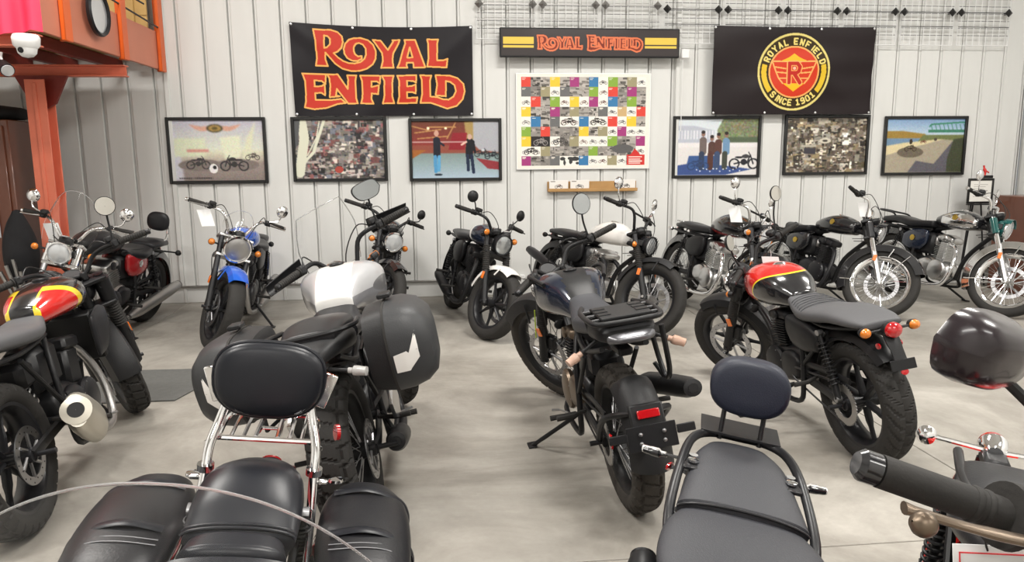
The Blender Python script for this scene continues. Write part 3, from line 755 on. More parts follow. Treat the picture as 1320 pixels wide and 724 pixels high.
    for sd in sides:
        yy = .055 if s['engine'] == 'twin' else .03
        ph = [(ex+.12, sd*yy, ecz+.27), (ex+.21, sd*(yy+.02), ecz+.22), (ex+.25, sd*.10, ecz+.05), (ex+.20, sd*.13, ecz-.12), (ex+.05, sd*.15, ecz-.16)]
        if es == 'long': ph += [(ex-.1, sd*.16, ecz-.155)]; ma, mb = V(ex-.12, sd*.165, ecz-.155), V(-.28, sd*.19, ecz+.0)
        elif es == 'low': ph += [(ex-.1, sd*.15, ecz-.15)]; ma, mb = V(ex-.14, sd*.16, ecz-.14), V(.02, sd*.20, ecz+.0)
        elif es == 'upswept': ph += [(ex-.1, sd*.15, ecz-.12), (ex-.22, sd*.15, ecz-.0)]; ma, mb = V(ex-.25, sd*.165, ecz+.02), V(-.30, sd*.20, ecz+.22)
        elif es == 'stub': ph += [(ex-.1, sd*.13, ecz-.12)]; ma, mb = V(ex-.10, sd*.155, ecz-.10), V(ex-.50, sd*.25, ecz+.09)
        elif es == 'high': ph += [(ex-.1, sd*.13, ecz-.10), (ex-.26, sd*.15, ecz+.08)]; ma, mb = V(ex-.30, sd*.18, ecz+.10), V(-.16, sd*.25, ecz+.22)
        pipe = mk('exhaust_pipe', G().tube(ph, .0205 if s['engine'] == 'twin' else .0195, 14, smooth=6), s.get('pipe_mat', em), root)
        mk('pipe_flange', G().lathe([(.034, 0), (.034, .012), (.026, .016)], ph[0], (1, 0, -.3), 16), s.get('pipe_mat', em), pipe)
        d = mb-ma; mr = s.get('muf_r', .046)
        prof = s.get('muf_prof', [0.022, mr*.8, mr, mr*1.05, mr*1.05, mr, mr*.8]) 
        mu = mk('muffler', G().tube([ma+d*t for t in (0, .10, .2, .4, .7, .92, 1)], prof, 22, flat=s.get('muf_flat')), em, root)
        dn = d.normalized()
        mk('muffler_hole', G().lathe([(.001, .011), (mr*.44, .011), (mr*.44, .0), (.001, .0)], mb, dn, 20), 'matte_black', mu)
        mk('muffler_tip', G().lathe([(mr*.8, -.004), (mr*.82, .006), (mr*.45, .010), (mr*.42, .002), (.001, .002)], mb, dn, 22), s.get('tip_mat', 'matte_black'), mu)
        if s.get('heat_shield'):
            g = G().tube([ma+d*.25+V(0, sd*mr*.55, .012), ma+d*.8+V(0, sd*mr*.6, .012)], mr*.75, 12, flat=(.9, .7, (0, 0, 1))); mk('heat_shield', g, s['heat_shield'], mu)
        mk('muffler_strap', G().tube([ma+d*.6, ma+d*.6+V(.02, -sd*.05, .12)], .01, 8), mF, mu)
    # radiator
    if s.get('radiator'):
        mk('radiator', G().box((wb*.67, 0, .60), (.045, .24, .30), Matrix.Rotation(-.35, 3, 'Y'), b=.008), 'matte_black', root)
        g = G()
        for i in range(14): g.box((wb*.67+.026-(.018*i-.12)*.35*0+.0, 0, .60), (.002, .22, .004), b=.0005).xf(Matrix.Identity(4))
        for sd in (-1, 1):
            mk('radiator_shroud', G().loft([(wb*.60, .62, .012, .10, .13), (wb*.68, .63, .016, .13, .12), (wb*.74, .66, .012, .08, .06)], n=16, e=3, k=3).xf(Matrix.Translation((0, sd*.135, 0))), s.get('shroud_mat', 'satin_black'), root)
    # rear fender / tail
    rf = s.get('rear_fender', 'classic'); rm = s.get('rfender_mat', fm)
    tz = s.get('tail_z', .74)
    if rf == 'classic': mk('rear_fender', G().arc(.0, rR, fender_prof(rR+.05, wR+.06, crown=.03, skirt=.06), 60, 190, 36), rm, root)
    elif rf == 'short':
        mk('rear_fender', G().arc(.02, rR+.03, fender_prof(rR+.06, wR*.9, crown=.02, skirt=.03), 62, s.get('rf_end', 150), 24), rm, root)
    if rf != 'none' and s.get('inner_fender', True):
        mk('inner_fender', G().arc(.0, rR, fender_prof(rR+.028, wR*.95, crown=.01, skirt=.02), 15, 95, 20), 'black_plastic', root)
    tx = s.get('tail_x', -.20)
    tlr = s.get('tl_r', .036)
    if s.get('tail_light', 'round') == 'round':
        tl = mk('tail_light', G().lathe([(.02, -.05), (tlr*.9, -.03), (tlr*1.04, 0), (tlr*.98, .003)], (tx, 0, tz), (-1, 0, .1), 24), s.get('tl_mat', 'matte_black'), root)
        mk('tail_lens', G().lathe([(tlr, 0), (tlr*.95, .016), (tlr*.6, .028), (.001, .031)], (tx, 0, tz), (-1, 0, .1), 24), 'red_lens', tl)
    elif s.get('tail_light') == 'block':
        tl = mk('tail_light', G().box((tx+.01, 0, tz), (.04, .10, .045), b=.012), 'matte_black', root)
        mk('tail_lens', G().box((tx-.013, 0, tz), (.014, .085, .034), b=.006), 'red_lens', tl)
    mk('tail_bracket', G().box((tx+.06, 0, tz-.02), (.12, .06, .04), b=.01), mF, root)
    # signals
    sm = s.get('sig_lens', 'amber'); ss = s.get('sig_shape', 'round'); shl = s.get('sig_shell', 'matte_black')
    if s.get('front_sig', True):
        for sd in (-1, 1): signal(root, (fx(hz)-.0, sd*.06, hz-.01+s.get('sig_dz', 0)), (fx(hz)+.02, sd*s.get('sig_y', .17), hz+s.get('sig_dz', 0)), sm, shl, ss, ST, (1, 0, 0))
    if s.get('rear_sig', True):
        for sd in (-1, 1): signal(root, (tx+.03, sd*.02, tz-.005), (tx+.02, sd*s.get('rsig_y', .12), tz+s.get('rsig_dz', 0)), s.get('rsig_lens', sm), shl, ss, None, (-1, 0, 0))
    if s.get('plate', True):
        px = tx-.05; pz = tz-.17
        pb = mk('plate_bracket', G().tube([(tx+.02, 0, tz-.03), (tx-.02, 0, tz-.10), (px, 0, pz)], [.03, .026, .03], 10, smooth=3, flat=(.4, 1.2, (1, 0, 0))), 'matte_black', root)
        mk('plate_holder', G().box((px-.012, 0, pz-.01), (.006, .12, .06), Matrix.Rotation(.25, 3, 'Y'), b=.003), 'matte_black', pb)
        mk('rear_reflector', G().lathe([(.018, 0), (.018, .006), (.001, .008)], (px-.016, 0, pz-.05), (-1, 0, .2), 16), 'red_lens', pb)
        if s.get('side_reflector', True):
            for sd in (-1, 1): mk('side_reflector', G().lathe([(.017, 0), (.017, .006), (.001, .008)], (tx+.03, sd*.05, pz+.08), (0, sd, 0), 16), 'red_lens', pb)
    # battery box / filler bodies behind the side panels
    mk('air_box', G().box((wb*.30, 0, .585), (.26, .15, .22), b=.03), 'matte_black', root)
    mk('battery_box', G().box((wb*.17, 0, .60), (.14, .14, .14), b=.03), 'matte_black', root)
    # pegs and stands
    for sd in (-1, 1):
        mk('footpeg', G().tube([(ex-.16, sd*.12, .28), (ex-.16, sd*.17, .275), (ex-.16, sd*.25, .275)], [.009, .012, .014], 8), 'rubber', root)
        mk('passenger_peg', G().tube([(.22, sd*.12, .38), (.18, sd*.19, .38), (.18, sd*.26, .38)], [.009, .012, .013], 8), 'rubber', root)
    mk('gear_pedal' , G().tube([(ex-.12, .15, .27), (ex+.02, .17, .24), (ex+.03, .21, .245)], .006, 6), 'steel', root)
    mk('brake_pedal', G().tube([(ex-.12, -.15, .27), (ex+.03, -.17, .23), (ex+.04, -.21, .235)], .006, 6), 'steel', root)
    L = s.get('lean', 9); zt = .25; y0 = .10; y1 = .33
    gz = lambda y: y*-0 + (y)*-math.tan(R(L))*-1
    # foot touches the floor: lean rotates +y side down, so local z of floor at y is y*tan(lean)
    zf = y1*math.tan(R(L))+.008
    ss_ = mk('side_stand', G().tube([(ex-.10, y0, zt), (ex-.06, y0+.06, zt-.05), (ex+.08, y1, zf)], [.012, .011, .010], 10, smooth=3), s.get('stand_mat', mF), root)
    mk('stand_foot', G().box((ex+.09, y1, zf-.001), (.07, .045, .01), b=.003), s.get('stand_mat', mF), ss_)
    mk('horn', G().lathe([(.03, 0), (.034, .012), (.018, .02), (.001, .02)], (wb*.73, .04, .60), (1, .3, 0), 18), 'matte_black', root)
    if s.get('grab'):
        g = G(); x0, x1_, zg, yg = s['grab']
        g.tube([(x1_, -yg, zg-.05), (x1_-.06, -yg, zg), (x0+.06, -yg*.95, zg+.02), (x0, -yg*.5, zg+.03), (x0, yg*.5, zg+.03), (x0+.06, yg*.95, zg+.02), (x1_-.06, yg, zg), (x1_, yg, zg-.05)], .010, 10, smooth=6)
        mk('grab_rail', g, s.get('grab_mat', mF), root)
    s['root'] = root; s['ST'] = ST; s['fx'] = fx; s['ax'] = ax; s['gx'] = gx; s['ex'] = ex; s['hx'] = hx; s['cxx'] = cxx; s['ft_'] = ft; s['gh_'] = gh; s['gw_'] = gw
    return s

def price_tag(s, p, sz=(.10, .135), rot=0, label='', red=False, steer=True):
    """tag hung on the bars; p in bike coordinates"""
    root = s['root']; M = (Matrix.Translation(root.location)@root.rotation_euler.to_matrix().to_4x4())
    q = s['ST']@Vector(p) if steer else Vector(p)
    q.z = warpz(q.z, s.get('drop', 0)); q = M@q; WARP[0] = 0
    # card facing the camera side of the room
    ang = math.atan2(q.y-0, q.x-0)+rot
    e = empty('price_tag', q, (0, 0, ang-PI/2)); tag(e, label, 'tag', 'price tags on the handlebars')
    g = G().sheet(lambda u, v: V((u-.5)*sz[0]*(1)+v*.03, .012*math.sin(u*2.2+v), -.045-v*sz[1]), 8, 8, .0012)
    mk('card', g, 'paper', e)
    mk('string', G().tube([(0, 0, 0), (.006, 0, -.03), (.004, .004, -.055)], .0015, 5, smooth=3), 'paper', e)
    return e
# ------------------------------------------------------------------ flat print painter
class Paint:
    """flat print: an array of colours that becomes a colour attribute on the printed sheet"""
    def __init__(s, w, h, asp, bg):
        s.w, s.h = w, h; s.a = np.zeros((h, w, 3)); s.a[:] = bg
        s.X, s.Y = np.meshgrid(np.linspace(0, 1, w)*asp, np.linspace(0, 1, h)); s.asp = asp   # y down, x in units of height
        s.rng = np.random.RandomState(3)
    def rect(s, x0, y0, x1, y1, c): m = (s.X >= x0) & (s.X < x1) & (s.Y >= y0) & (s.Y < y1); s.a[m] = c; return m
    def disc(s, x, y, r, c, ry=None): ry = ry or r; m = ((s.X-x)/r)**2+((s.Y-y)/ry)**2 < 1; s.a[m] = c; return m
    def ring(s, x, y, r0, r1, c): d = np.hypot(s.X-x, s.Y-y); m = (d > r0) & (d < r1); s.a[m] = c
    def poly(s, P, c): m = s.inside([P]); s.a[m] = c; return m
    def inside(s, Ps):
        m = np.zeros(s.X.shape, bool)
        for P in Ps:
            for i in range(len(P)):
                (x0, y0), (x1, y1) = P[i], P[(i+1) % len(P)]
                if y0 == y1: continue
                cnd = (s.Y < max(y0, y1)) & (s.Y >= min(y0, y1)) & (s.X < (x1-x0)*(s.Y-y0)/(y1-y0)+x0); m ^= cnd
        return m
    def dist(s, pts, closed=False):
        d = np.full(s.X.shape, 9.)
        n = len(pts)
        for i in range(n if closed else n-1):
            (x0, y0), (x1, y1) = pts[i], pts[(i+1) % n]; dx, dy = x1-x0, y1-y0; L = dx*dx+dy*dy+1e-12
            t = np.clip(((s.X-x0)*dx+(s.Y-y0)*dy)/L, 0, 1); d = np.minimum(d, np.hypot(s.X-x0-t*dx, s.Y-y0-t*dy))
        return d
    def stroke(s, pts, w, c, closed=False): s.a[s.dist(pts, closed) < w/2] = c
    def noise(s, amt, cell=1, region=None):
        h, w = s.a.shape[:2]; n = s.rng.rand(h//cell+2, w//cell+2, 3)*.5+s.rng.rand(h//cell+2, w//cell+2, 1)*.5
        n = np.repeat(np.repeat(n, cell, 0), cell, 1)[:h, :w]-.5
        if region is not None: n = n*region[..., None]
        s.a = np.clip(s.a+n*amt, 0, 1)
    def blur(s, k=1):
        for _ in range(k):
            p = np.pad(s.a, ((1, 1), (1, 1), (0, 0)), 'edge'); s.a = (p[1:-1, 1:-1]*2+p[:-2, 1:-1]+p[2:, 1:-1]+p[1:-1, :-2]+p[1:-1, 2:])/6
    def bike(s, x, y, k, c, flip=1, wh=None):
        """small side-on motorcycle silhouette"""
        for dx in (-.62, .62): s.ring(x+dx*k, y, .26*k, .36*k, c)
        s.stroke([(x-.62*k*flip, y), (x-.2*k*flip, y-.1*k), (x+.2*k*flip, y-.05*k), (x+.42*k*flip, y-.55*k), (x+.62*k*flip, y)], .09*k, c)
        s.disc(x+.12*k*flip, y-.48*k, .24*k, wh if wh is not None else c, .13*k); s.disc(x-.3*k*flip, y-.42*k, .28*k, c, .07*k); s.disc(x, y-.12*k, .2*k, c, .2*k)
        s.stroke([(x+.42*k*flip, y-.55*k), (x+.3*k*flip, y-.75*k)], .06*k, c)
    def mesh(s, name, parent, mname, fn):
        """fn(u, v) arrays (v down) -> x,y,z arrays"""
        u, v = np.meshgrid(np.linspace(0, 1, s.w), np.linspace(0, 1, s.h)); x, y, z = fn(u, v)
        co = np.stack([x, y, z], -1).reshape(-1, 3).astype(np.float32)
        idx = np.arange(s.w*s.h).reshape(s.h, s.w); q = np.stack([idx[:-1, :-1], idx[1:, :-1], idx[1:, 1:], idx[:-1, 1:]], -1).reshape(-1, 4)
        me = bpy.data.meshes.new(name); me.vertices.add(len(co)); me.vertices.foreach_set('co', co.ravel())
        me.loops.add(q.size); me.loops.foreach_set('vertex_index', q.ravel().astype(np.int32)); me.polygons.add(len(q))
        me.polygons.foreach_set('loop_start', np.arange(0, q.size, 4, dtype=np.int32)); me.polygons.foreach_set('loop_total', np.full(len(q), 4, np.int32))
        me.update(calc_edges=True); me.polygons.foreach_set('use_smooth', np.ones(len(q), bool))
        ca = me.color_attributes.new('print', 'FLOAT_COLOR', 'POINT'); a = np.where(s.a <= .04045, s.a/12.92, ((s.a+.055)/1.055)**2.4)
        ca.data.foreach_set('color', np.concatenate([a.reshape(-1, 3), np.ones((s.w*s.h, 1))], 1).astype(np.float32).ravel())
        me.materials.append(MATS[mname]); o = bpy.data.objects.new(name, me); C.objects.link(o)
        if parent: o.parent = parent
        return o
def rgb(h): return np.array([int(h[i:i+2], 16)/255 for i in (0, 2, 4)])

# swash lettering drawn as outlines (units: banner drawing)
LET = [
 [[(215,112),(330,112),(372,124),(400,152),(406,190),(396,228),(372,254),(345,265),(372,292),(405,315),(440,328),(480,331),(520,320),(545,298),(556,268),(553,228),(535,202),(510,192),(490,198),(477,218),(475,245),(484,268),(502,282),(528,280),(528,298),(500,314),(465,312),(434,296),(416,268),(411,235),(420,200),(445,172),(480,160),(525,160),(570,173),(602,202),(620,245),(619,295),(600,335),(560,366),(510,381),(455,381),(400,366),(355,335),(318,292),(292,262),(290,305),(305,350),(228,350),(236,300),(228,180)],[(285,150),(308,154),(324,172),(322,208),(302,228),(285,232)]],
 [[(600,170),(652,175),(700,238),(735,182),(730,172),(778,172),(768,200),(735,262),(730,310),(738,360),(655,360),(667,310),(662,260),(622,200)]],
 [[(810,172),(880,172),(950,362),(872,362),(868,328),(826,328),(824,345),(830,361),(762,361),(776,330),(800,240),(815,195)],[(845,222),(864,292),(828,292)]],
 [[(960,172),(1033,175),(1027,205),(1029,318),(1068,318),(1098,308),(1092,366),(962,358),(971,300),(968,205)]],
 [[(138,402),(290,405),(286,470),(262,450),(215,446),(215,487),(260,484),(282,470),(282,545),(260,529),(218,530),(220,575),(330,576),(388,570),(420,598),(365,604),(290,630),(210,638),(148,625),(158,580),(155,450)]],
 [[(298,405),(368,405),(432,502),(436,440),(430,410),(490,410),(483,450),(486,560),(498,602),(435,602),(360,502),(354,546),(380,552),(312,558),(318,480),(312,430)]],
 [[(515,412),(650,415),(646,468),(626,453),(590,452),(590,490),(640,478),(634,540),(590,534),(590,575),(603,605),(520,602),(530,560),(528,450)]],
 [[(660,415),(738,415),(730,450),(730,560),(742,605),(665,605),(676,560),(676,450)]],
 [[(762,415),(890,415),(888,466),(868,453),(828,452),(828,490),(858,488),(886,478),(886,540),(862,529),(828,530),(828,570),(897,566),(892,605),(765,605),(776,560),(775,450)]],
 [[(915,415),(990,420),(982,450),(985,562),(1035,568),(1068,582),(1108,586),(1142,565),(1158,528),(1148,488),(1118,464),(1088,458),(1090,562),(1020,555),(1030,480),(1018,418),(1110,420),(1168,440),(1208,480),(1218,530),(1205,585),(1165,630),(1100,648),(1040,625),(985,605),(918,605),(930,540),(927,450)]]]
def letters(p, mp, fill, edge, w, sel=None, smooth=True):
    for L in (LET if sel is None else [LET[i] for i in sel]):
        Ps = [[mp(x, y) for x, y in P] for P in L]; m = p.inside(Ps); p.a[m] = fill
        for P in Ps: p.a[p.dist(P, True) < w] = edge

# ------------------------------------------------------------------ the setting
# floor slabs with sawn joints
fl = mk('floor', G().box((.6, 3.1, -.12), (15.0, 14.4, .16), b=.001), 'concrete'); fl['kind'] = 'structure'
xs = [-6.9, -2.62, 2.42, 8.1]; ys = [-4.1, -1.6, 2.50, 7.0, 10.3]
for i in range(3):
    for j in range(4):
        x0, x1, y0, y1 = xs[i]+.003, xs[i+1]-.003, ys[j]+.003, ys[j+1]-.003
        mk('concrete_slab', G().box(((x0+x1)/2, (y0+y1)/2, -.02), (x1-x0, y1-y0, .04), b=.003), 'concrete', fl)
# back wall: liner panels with raised seams
WX0, WX1, WZ = -5.1, 6.66, 5.0
wb_ = struct('wall_back', G().box(((WX0+WX1)/2, WALL_Y+.07, WZ/2), (WX1-WX0, .06, WZ), b=.001), 'wall_metal')
P = .2545; x = WX0; gp = None; k = 0
def wall_panel(x, w):
    prof = [(0, .012), (.004, .030), (.0075, .030), (.010, .012), (.028, .012), (.034, .0), (w*.5, .0), (w-.006, .0), (w-.002, .012), (w, .03)]
    g = G(); vs = []
    rings = [[(px, WALL_Y+d, z) for px, d in prof]+[(w, WALL_Y+.04, z), (0, WALL_Y+.04, z)] for z in (.17, WZ)]
    return g.rings(rings)
while x < WX1-.01:
    w = min(P, WX1-x)
    o = mk('wall_panel', wall_panel(0, w-.0015), 'wall_metal', wb_, smooth=False); o.location.x = x
    if gp is None: gp = o
    elif abs(w-P) < 1e-6: o.data = gp.data
    x += P
# low curb panels under the girt line
bb = struct('baseboard_back', G().box(((WX0+WX1)/2, WALL_Y+.02, .085), (WX1-WX0, .05, .17), b=.004), 'wall_metal')
mk('base_flashing', G().box(((WX0+WX1)/2, WALL_Y-.012, .176), (WX1-WX0, .05, .016), b=.004), 'dull_aluminium', bb)
x = WX0+.4
while x < WX1:
    mk('seam_cover', G().box((x, WALL_Y-.009, .085), (.03, .012, .165), b=.003), 'wall_metal', bb); x += 1.02
# wide trims on the wall (panel laps)
for n, xx in enumerate((-2.68, 2.60)):
    struct('trim_%d' % (n+1), G().box((xx, WALL_Y-.01, WZ/2+.09), (.05, .03, WZ-.18), b=.008), 'wall_metal')
# fixing boxes low on the wall
def outlet(px, pz, lab):
    o = mk('wall_outlet', G().box((px, WALL_Y-.012, pz), (.075, .035, .115), b=.006).lathe([(.018, 0), (.018, .006), (.001, .006)], (px, WALL_Y-.03, pz), (0, -1, 0), 14), 'white_plastic'); tag(o, lab, 'outlet')
outlet(.90, .16, 'small white outlet box low on the back wall under the colourful chart')
# right wall
wr = struct('wall_right', G().box((WX1+.05, 2.1, WZ/2), (.06, 11.8, WZ), b=.001), 'wall_metal')
yy = WALL_Y-.02
while yy > -3.7:
    mk('wall_panel', G().box((WX1+.012, yy-P/2, WZ/2), (.012, P-.012, WZ-.02), b=.004), 'wall_metal', wr); yy -= P
wl = struct('wall_left', G().box((-5.15, 2.1, WZ/2), (.06, 11.8, WZ), b=.001), 'wall_metal')
struct('wall_front', G().box((.78, -3.85, WZ/2), (11.9, .06, WZ), b=.001), 'wall_metal')
ce = struct('ceiling', G().box((.78, 2.1, WZ+.03), (11.9, 11.9, .06), b=.001), 'wall_metal')
LN = ['above the left side near the camera', 'above the middle near the camera', 'above the right side near the camera', 'over the left bikes of the back row', 'over the middle bikes of the back row', 'over the right bikes of the back row', 'behind the camera at left', 'behind the camera at right']
for (lx, ly), ln in zip(LIGHTS+[(-.8, -2.5), (3.4, -2.5)], LN):
    e = empty('ceiling_light', (lx, ly, WZ)); tag(e, 'white high bay ceiling lamp '+ln, 'ceiling lamp', 'high bay lamps under the ceiling')
    mk('lamp_housing', G().box((0, 0, -.25), (1.4, .56, .10), b=.02), 'white_plastic', e)
    mk('lamp_rod', G().tube([(-.5, 0, -.21), (-.5, 0, 0)], .006, 6).tube([(.5, 0, -.21), (.5, 0, 0)], .006, 6), 'steel', e)

# ------------------------------------------------------------------ framed pictures
YW = WALL_Y-.012
def frame_pic(x0, x1, z0, z1, p, label, dx=0):
    e = empty('framed_picture', ((x0+x1)/2, YW, (z0+z1)/2)); tag(e, label, 'picture', 'framed pictures along the back wall')
    w, h = x1-x0, z1-z0; t = .032; g = G()
    for sx in (-1, 1): g.box((sx*(w/2-t/2), -.012, 0), (t, .028, h), b=.004)
    for sz in (-1, 1): g.box((0, -.012, sz*(h/2-t/2)), (w-2*t+.002, .028, t), b=.004)
    mk('frame', g, 'frame_black', e)
    mk('backing', G().box((0, -.001, 0), (w-.01, .006, h-.01), b=.001), 'matte_black', e)
    p.mesh('print', e, 'print_paper', lambda u, v: ((u-.5)*(w-2*t), -.006+0*u, (.5-v)*(h-2*t)))
def pic(n=200, m=134, bg='c8c8c8'): return Paint(n, m, 1.49, rgb(bg))
def gradv(p, c0, c1, y0=0, y1=1):
    t = np.clip((p.Y-y0)/(y1-y0), 0, 1)[..., None]; m = (p.Y >= y0) & (p.Y <= y1); p.a[m] = (rgb(c0)*(1-t)+rgb(c1)*t)[m]
# 1: pale poster with winged badge and two bikes
p = pic(); gradv(p, 'b9b6c4', 'd9dccb', 0, .5); gradv(p, 'dcdcc2', 'b1a598', .5, .68); gradv(p, '9c8f88', '857a75', .68, 1)
p.poly([(.02, .0), (.14, .4), (.18, 1), (.0, 1), (.0, 0)], rgb('c9c8d2')); p.poly([(1.38, .0), (1.28, .5), (1.3, .7), (1.12, .66), (1.22, .3)], rgb('d9d9bd'))
p.poly([(.78, .28), (1.12, .25), (1.1, .62), (.86, .66)], rgb('dfe2c8')); p.rect(.05, .3, .55, .6, rgb('d6dcc0'))
p.blur(8); p.poly([(.3, .06), (.5, .1), (.62, .09), (.6, .17), (.5, .18), (.4, .14)], rgb('cf9f8c')); p.poly([(1.15, .06), (.95, .1), (.83, .09), (.85, .17), (.95, .18), (1.05, .14)], rgb('cf9f8c'))
p.disc(.72, .13, .13, rgb('4b4431'), .07); p.disc(.72, .13, .1, rgb('a98a4c'), .05); p.disc(.72, .13, .05, rgb('5a4a2c'), .025)
p.rect(.25, .48, .6, .52, rgb('cf8f86')); p.blur(2)
p.disc(.45, .74, .35, rgb('7d736e'), .1); p.disc(1.05, .74, .35, rgb('7d736e'), .1); p.blur(3)
p.bike(.42, .74, .2, rgb('403c3d')); p.bike(1.0, .76, .24, rgb('383536'), -1); p.disc(.66, .8, .07, rgb('e8e6e4'), .08); p.disc(.68, .78, .03, rgb('2b2828')); p.bike(1.3, .62, .12, rgb('57504d'))
p.noise(.10, 2); p.blur(1)
for q in range(24): p.rect(.1+q*.023, .945, .1+q*.023+.014, .975, rgb('3a3436'))
frame_pic(-2.72, -1.735, 1.245, 1.915, p, 'black framed pale poster with a winged badge over two parked bikes')
# 2: busy collage with a pale glare streak
def collage(p, seed, cols, cell=(5, 10), n=560, lum=(.2, .75)):
    rs = np.random.RandomState(seed)
    for _ in range(n):
        x, y = rs.rand()*1.5, rs.rand(); w, h = rs.rand()*.15+.03, rs.rand()*.11+.025; c = rgb(cols[rs.randint(len(cols))])*(.55+.7*rs.rand()); p.a[(abs(p.X-x) < w/2) & (abs(p.Y-y) < h/2)] = np.clip(c, 0, 1)
    for _ in range(n//2): p.disc(rs.rand()*1.5, rs.rand(), .008+rs.rand()*.03, np.clip(rgb(cols[rs.randint(len(cols))])*(.35+.9*rs.rand()), 0, 1), .006+rs.rand()*.02)
p = pic(bg='9b938c'); collage(p, 5, ['a59c96', '6d6563', 'b9aca2', '8a5a58', '6c7079', 'c3bbb0', '3d3a3b', '948a84']); p.noise(.25, 1); p.blur(1)
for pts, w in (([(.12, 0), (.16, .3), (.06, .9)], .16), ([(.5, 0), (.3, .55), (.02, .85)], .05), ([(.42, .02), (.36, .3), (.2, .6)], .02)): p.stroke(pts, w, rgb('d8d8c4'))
p.poly([(0, 0), (.1, .0), (.05, .4), (0, .5)], rgb('57585a')); p.blur(1); p.stroke([(.4, .02), (.3, .35)], .012, rgb('6c6a5c')); p.disc(.72, .85, .07, rgb('a9483e'), .06)
frame_pic(-1.482, -.51, 1.255, 1.915, p, 'black framed photo collage crossed by a pale glare streak')
# 3: two men in a showroom
p = pic(bg='8c3436'); gradv(p, '6b3b2a', '8f3230', 0, .5); p.rect(0, .42, 1.5, .62, rgb('8d4b3c')); gradv(p, '7d8f8a', 'a9bccb', .56, 1)
p.poly([(1.02, 0), (1.5, 0), (1.5, .55), (1.15, .5), (1.0, .35)], rgb('a9aab0')); p.poly([(.9, 0), (1.05, 0), (1.05, .32), (.93, .3)], rgb('a58b55')); p.blur(2)
for a_, b_ in (((0, .08), (.3, .16)), ((.05, .2), (.5, .14)), ((.3, .1), (.75, .1)), ((.75, .02), (.6, .3)), ((.1, .3), (.6, .26))): p.stroke([a_, b_], .02, rgb('b98a55'))
p.poly([(.7, .2), (.95, .2), (.9, .5), (.62, .5)], rgb('8b1f2a')); p.rect(0, .35, .95, .37, rgb('c09a98')); p.poly([(0, .5), (.25, .5), (0, .65)], rgb('a0602c'))
p.disc(.28, .12, .025, rgb('fff6cf')); p.disc(.58, .12, .022, rgb('fff6cf')); p.poly([(1.1, .65), (1.5, .72), (1.5, .86), (1.3, .84)], rgb('8c3038'))
p.bike(1.2, .58, .14, rgb('22262c'), 1, rgb('c8d0d4')); p.bike(1.38, .62, .14, rgb('1c2026')); p.blur(1)
p.stroke([(.42, .33), (.42, .58)], .12, rgb('1a1d2a')); p.stroke([(.39, .62), (.4, .88)], .06, rgb('4f93c0')); p.stroke([(.46, .62), (.45, .86)], .055, rgb('5ba0cb')); p.disc(.42, .21, .04, rgb('c99a86'), .055); p.stroke([(.46, .36), (.54, .42)], .035, rgb('1a1d2a')); p.disc(.44, .94, .07, rgb('26323c'), .02)
p.stroke([(.99, .36), (.98, .6)], .13, rgb('16161c')); p.stroke([(.95, .6), (.96, .86)], .055, rgb('1c2740')); p.stroke([(1.02, .6), (1.05, .9)], .055, rgb('1c2740')); p.disc(.99, .27, .038, rgb('c9a494'), .052); p.stroke([(.93, .36), (.85, .41)], .035, rgb('dfb9a8')); p.stroke([(1.05, .35), (1.08, .55)], .04, rgb('16161c'))
p.noise(.1, 1); p.blur(1)
frame_pic(-.282, .695, 1.247, 1.898, p, 'black framed photo of two men talking in a red showroom')
# 4: three men with bikes by a white building
p = pic(bg='dad6d4'); gradv(p, 'cfd6dc', 'd5dce0', 0, .3); p.poly([(0, .12), (.35, .12), (.7, .2), (.7, .42), (0, .42)], rgb('b4b8c4'))
for q in range(12): p.rect(.05+q*.055, .2, .07+q*.055, .36, rgb('e6e6ea'))
p.poly([(.85, 0), (1.5, 0), (1.5, .42), (.8, .42), (.75, .2)], rgb('7a8060')); p.noise(.3, 3, (p.Y < .42) & (p.X > .78)); p.rect(.95, .32, 1.5, .42, rgb('53604a')); p.rect(0, .42, 1.5, .5, rgb('e2dede'))
p.blur(2); p.poly([(0, .83), (.3, .78), (1.0, .84), (1.4, .9), (.9, 1), (.0, 1)], rgb('3a4f86')); p.poly([(.25, .65), (.75, .65), (.8, .9), (.2, .88)], rgb('39568a')); p.blur(1)
for x_, c1, c2, hh in ((.5, '6c5f5c', '2e3a52', .26), (.66, '553a34', '51322c', .34), (.78, '5a3b34', '3a4a6a', .30), (.92, '6d8fb0', '40443c', .28)):
    p.stroke([(x_, hh+.12), (x_, .58)], .13, rgb(c1)); p.stroke([(x_-.02, .62), (x_-.02, .86)], .1, rgb(c2)); p.disc(x_, hh, .035, rgb('8c6a5c'), .05); p.disc(x_, hh-.03, .036, rgb('2c2422'), .03)
p.bike(1.25, .8, .28, rgb('24242a'), 1, rgb('3c3a3e')); p.bike(.42, .84, .2, rgb('2c3f66')); 
for q in range(14): p.disc(.4+q*.06, .9+.03*math.sin(q*2), .012, rgb('dfe3ea'))
p.noise(.1, 1); p.blur(1)
frame_pic(2.56, 3.555, 1.248, 1.915, p, 'black framed photo of men standing behind blue bikes near a white building')
# 5: sepia collage
p = pic(bg='8e8478'); collage(p, 9, ['a49a8c', '6a5f54', 'c8bfae', '54493f', '8c7d60', '3a342f', 'dcd6c8', '7d6f5e'], n=620); p.noise(.25, 1); p.blur(1)
p.disc(.72, .42, .11, rgb('c9c2b2'), .05); p.disc(.72, .42, .05, rgb('403a34'), .02); p.rect(.33, .55, .55, .66, rgb('3c3a40')); p.rect(.28, .5, .56, .53, rgb('b9b2a2')); p.blur(1)
frame_pic(3.823, 4.81, 1.27, 1.925, p, 'black framed brown toned collage of many small snapshots')
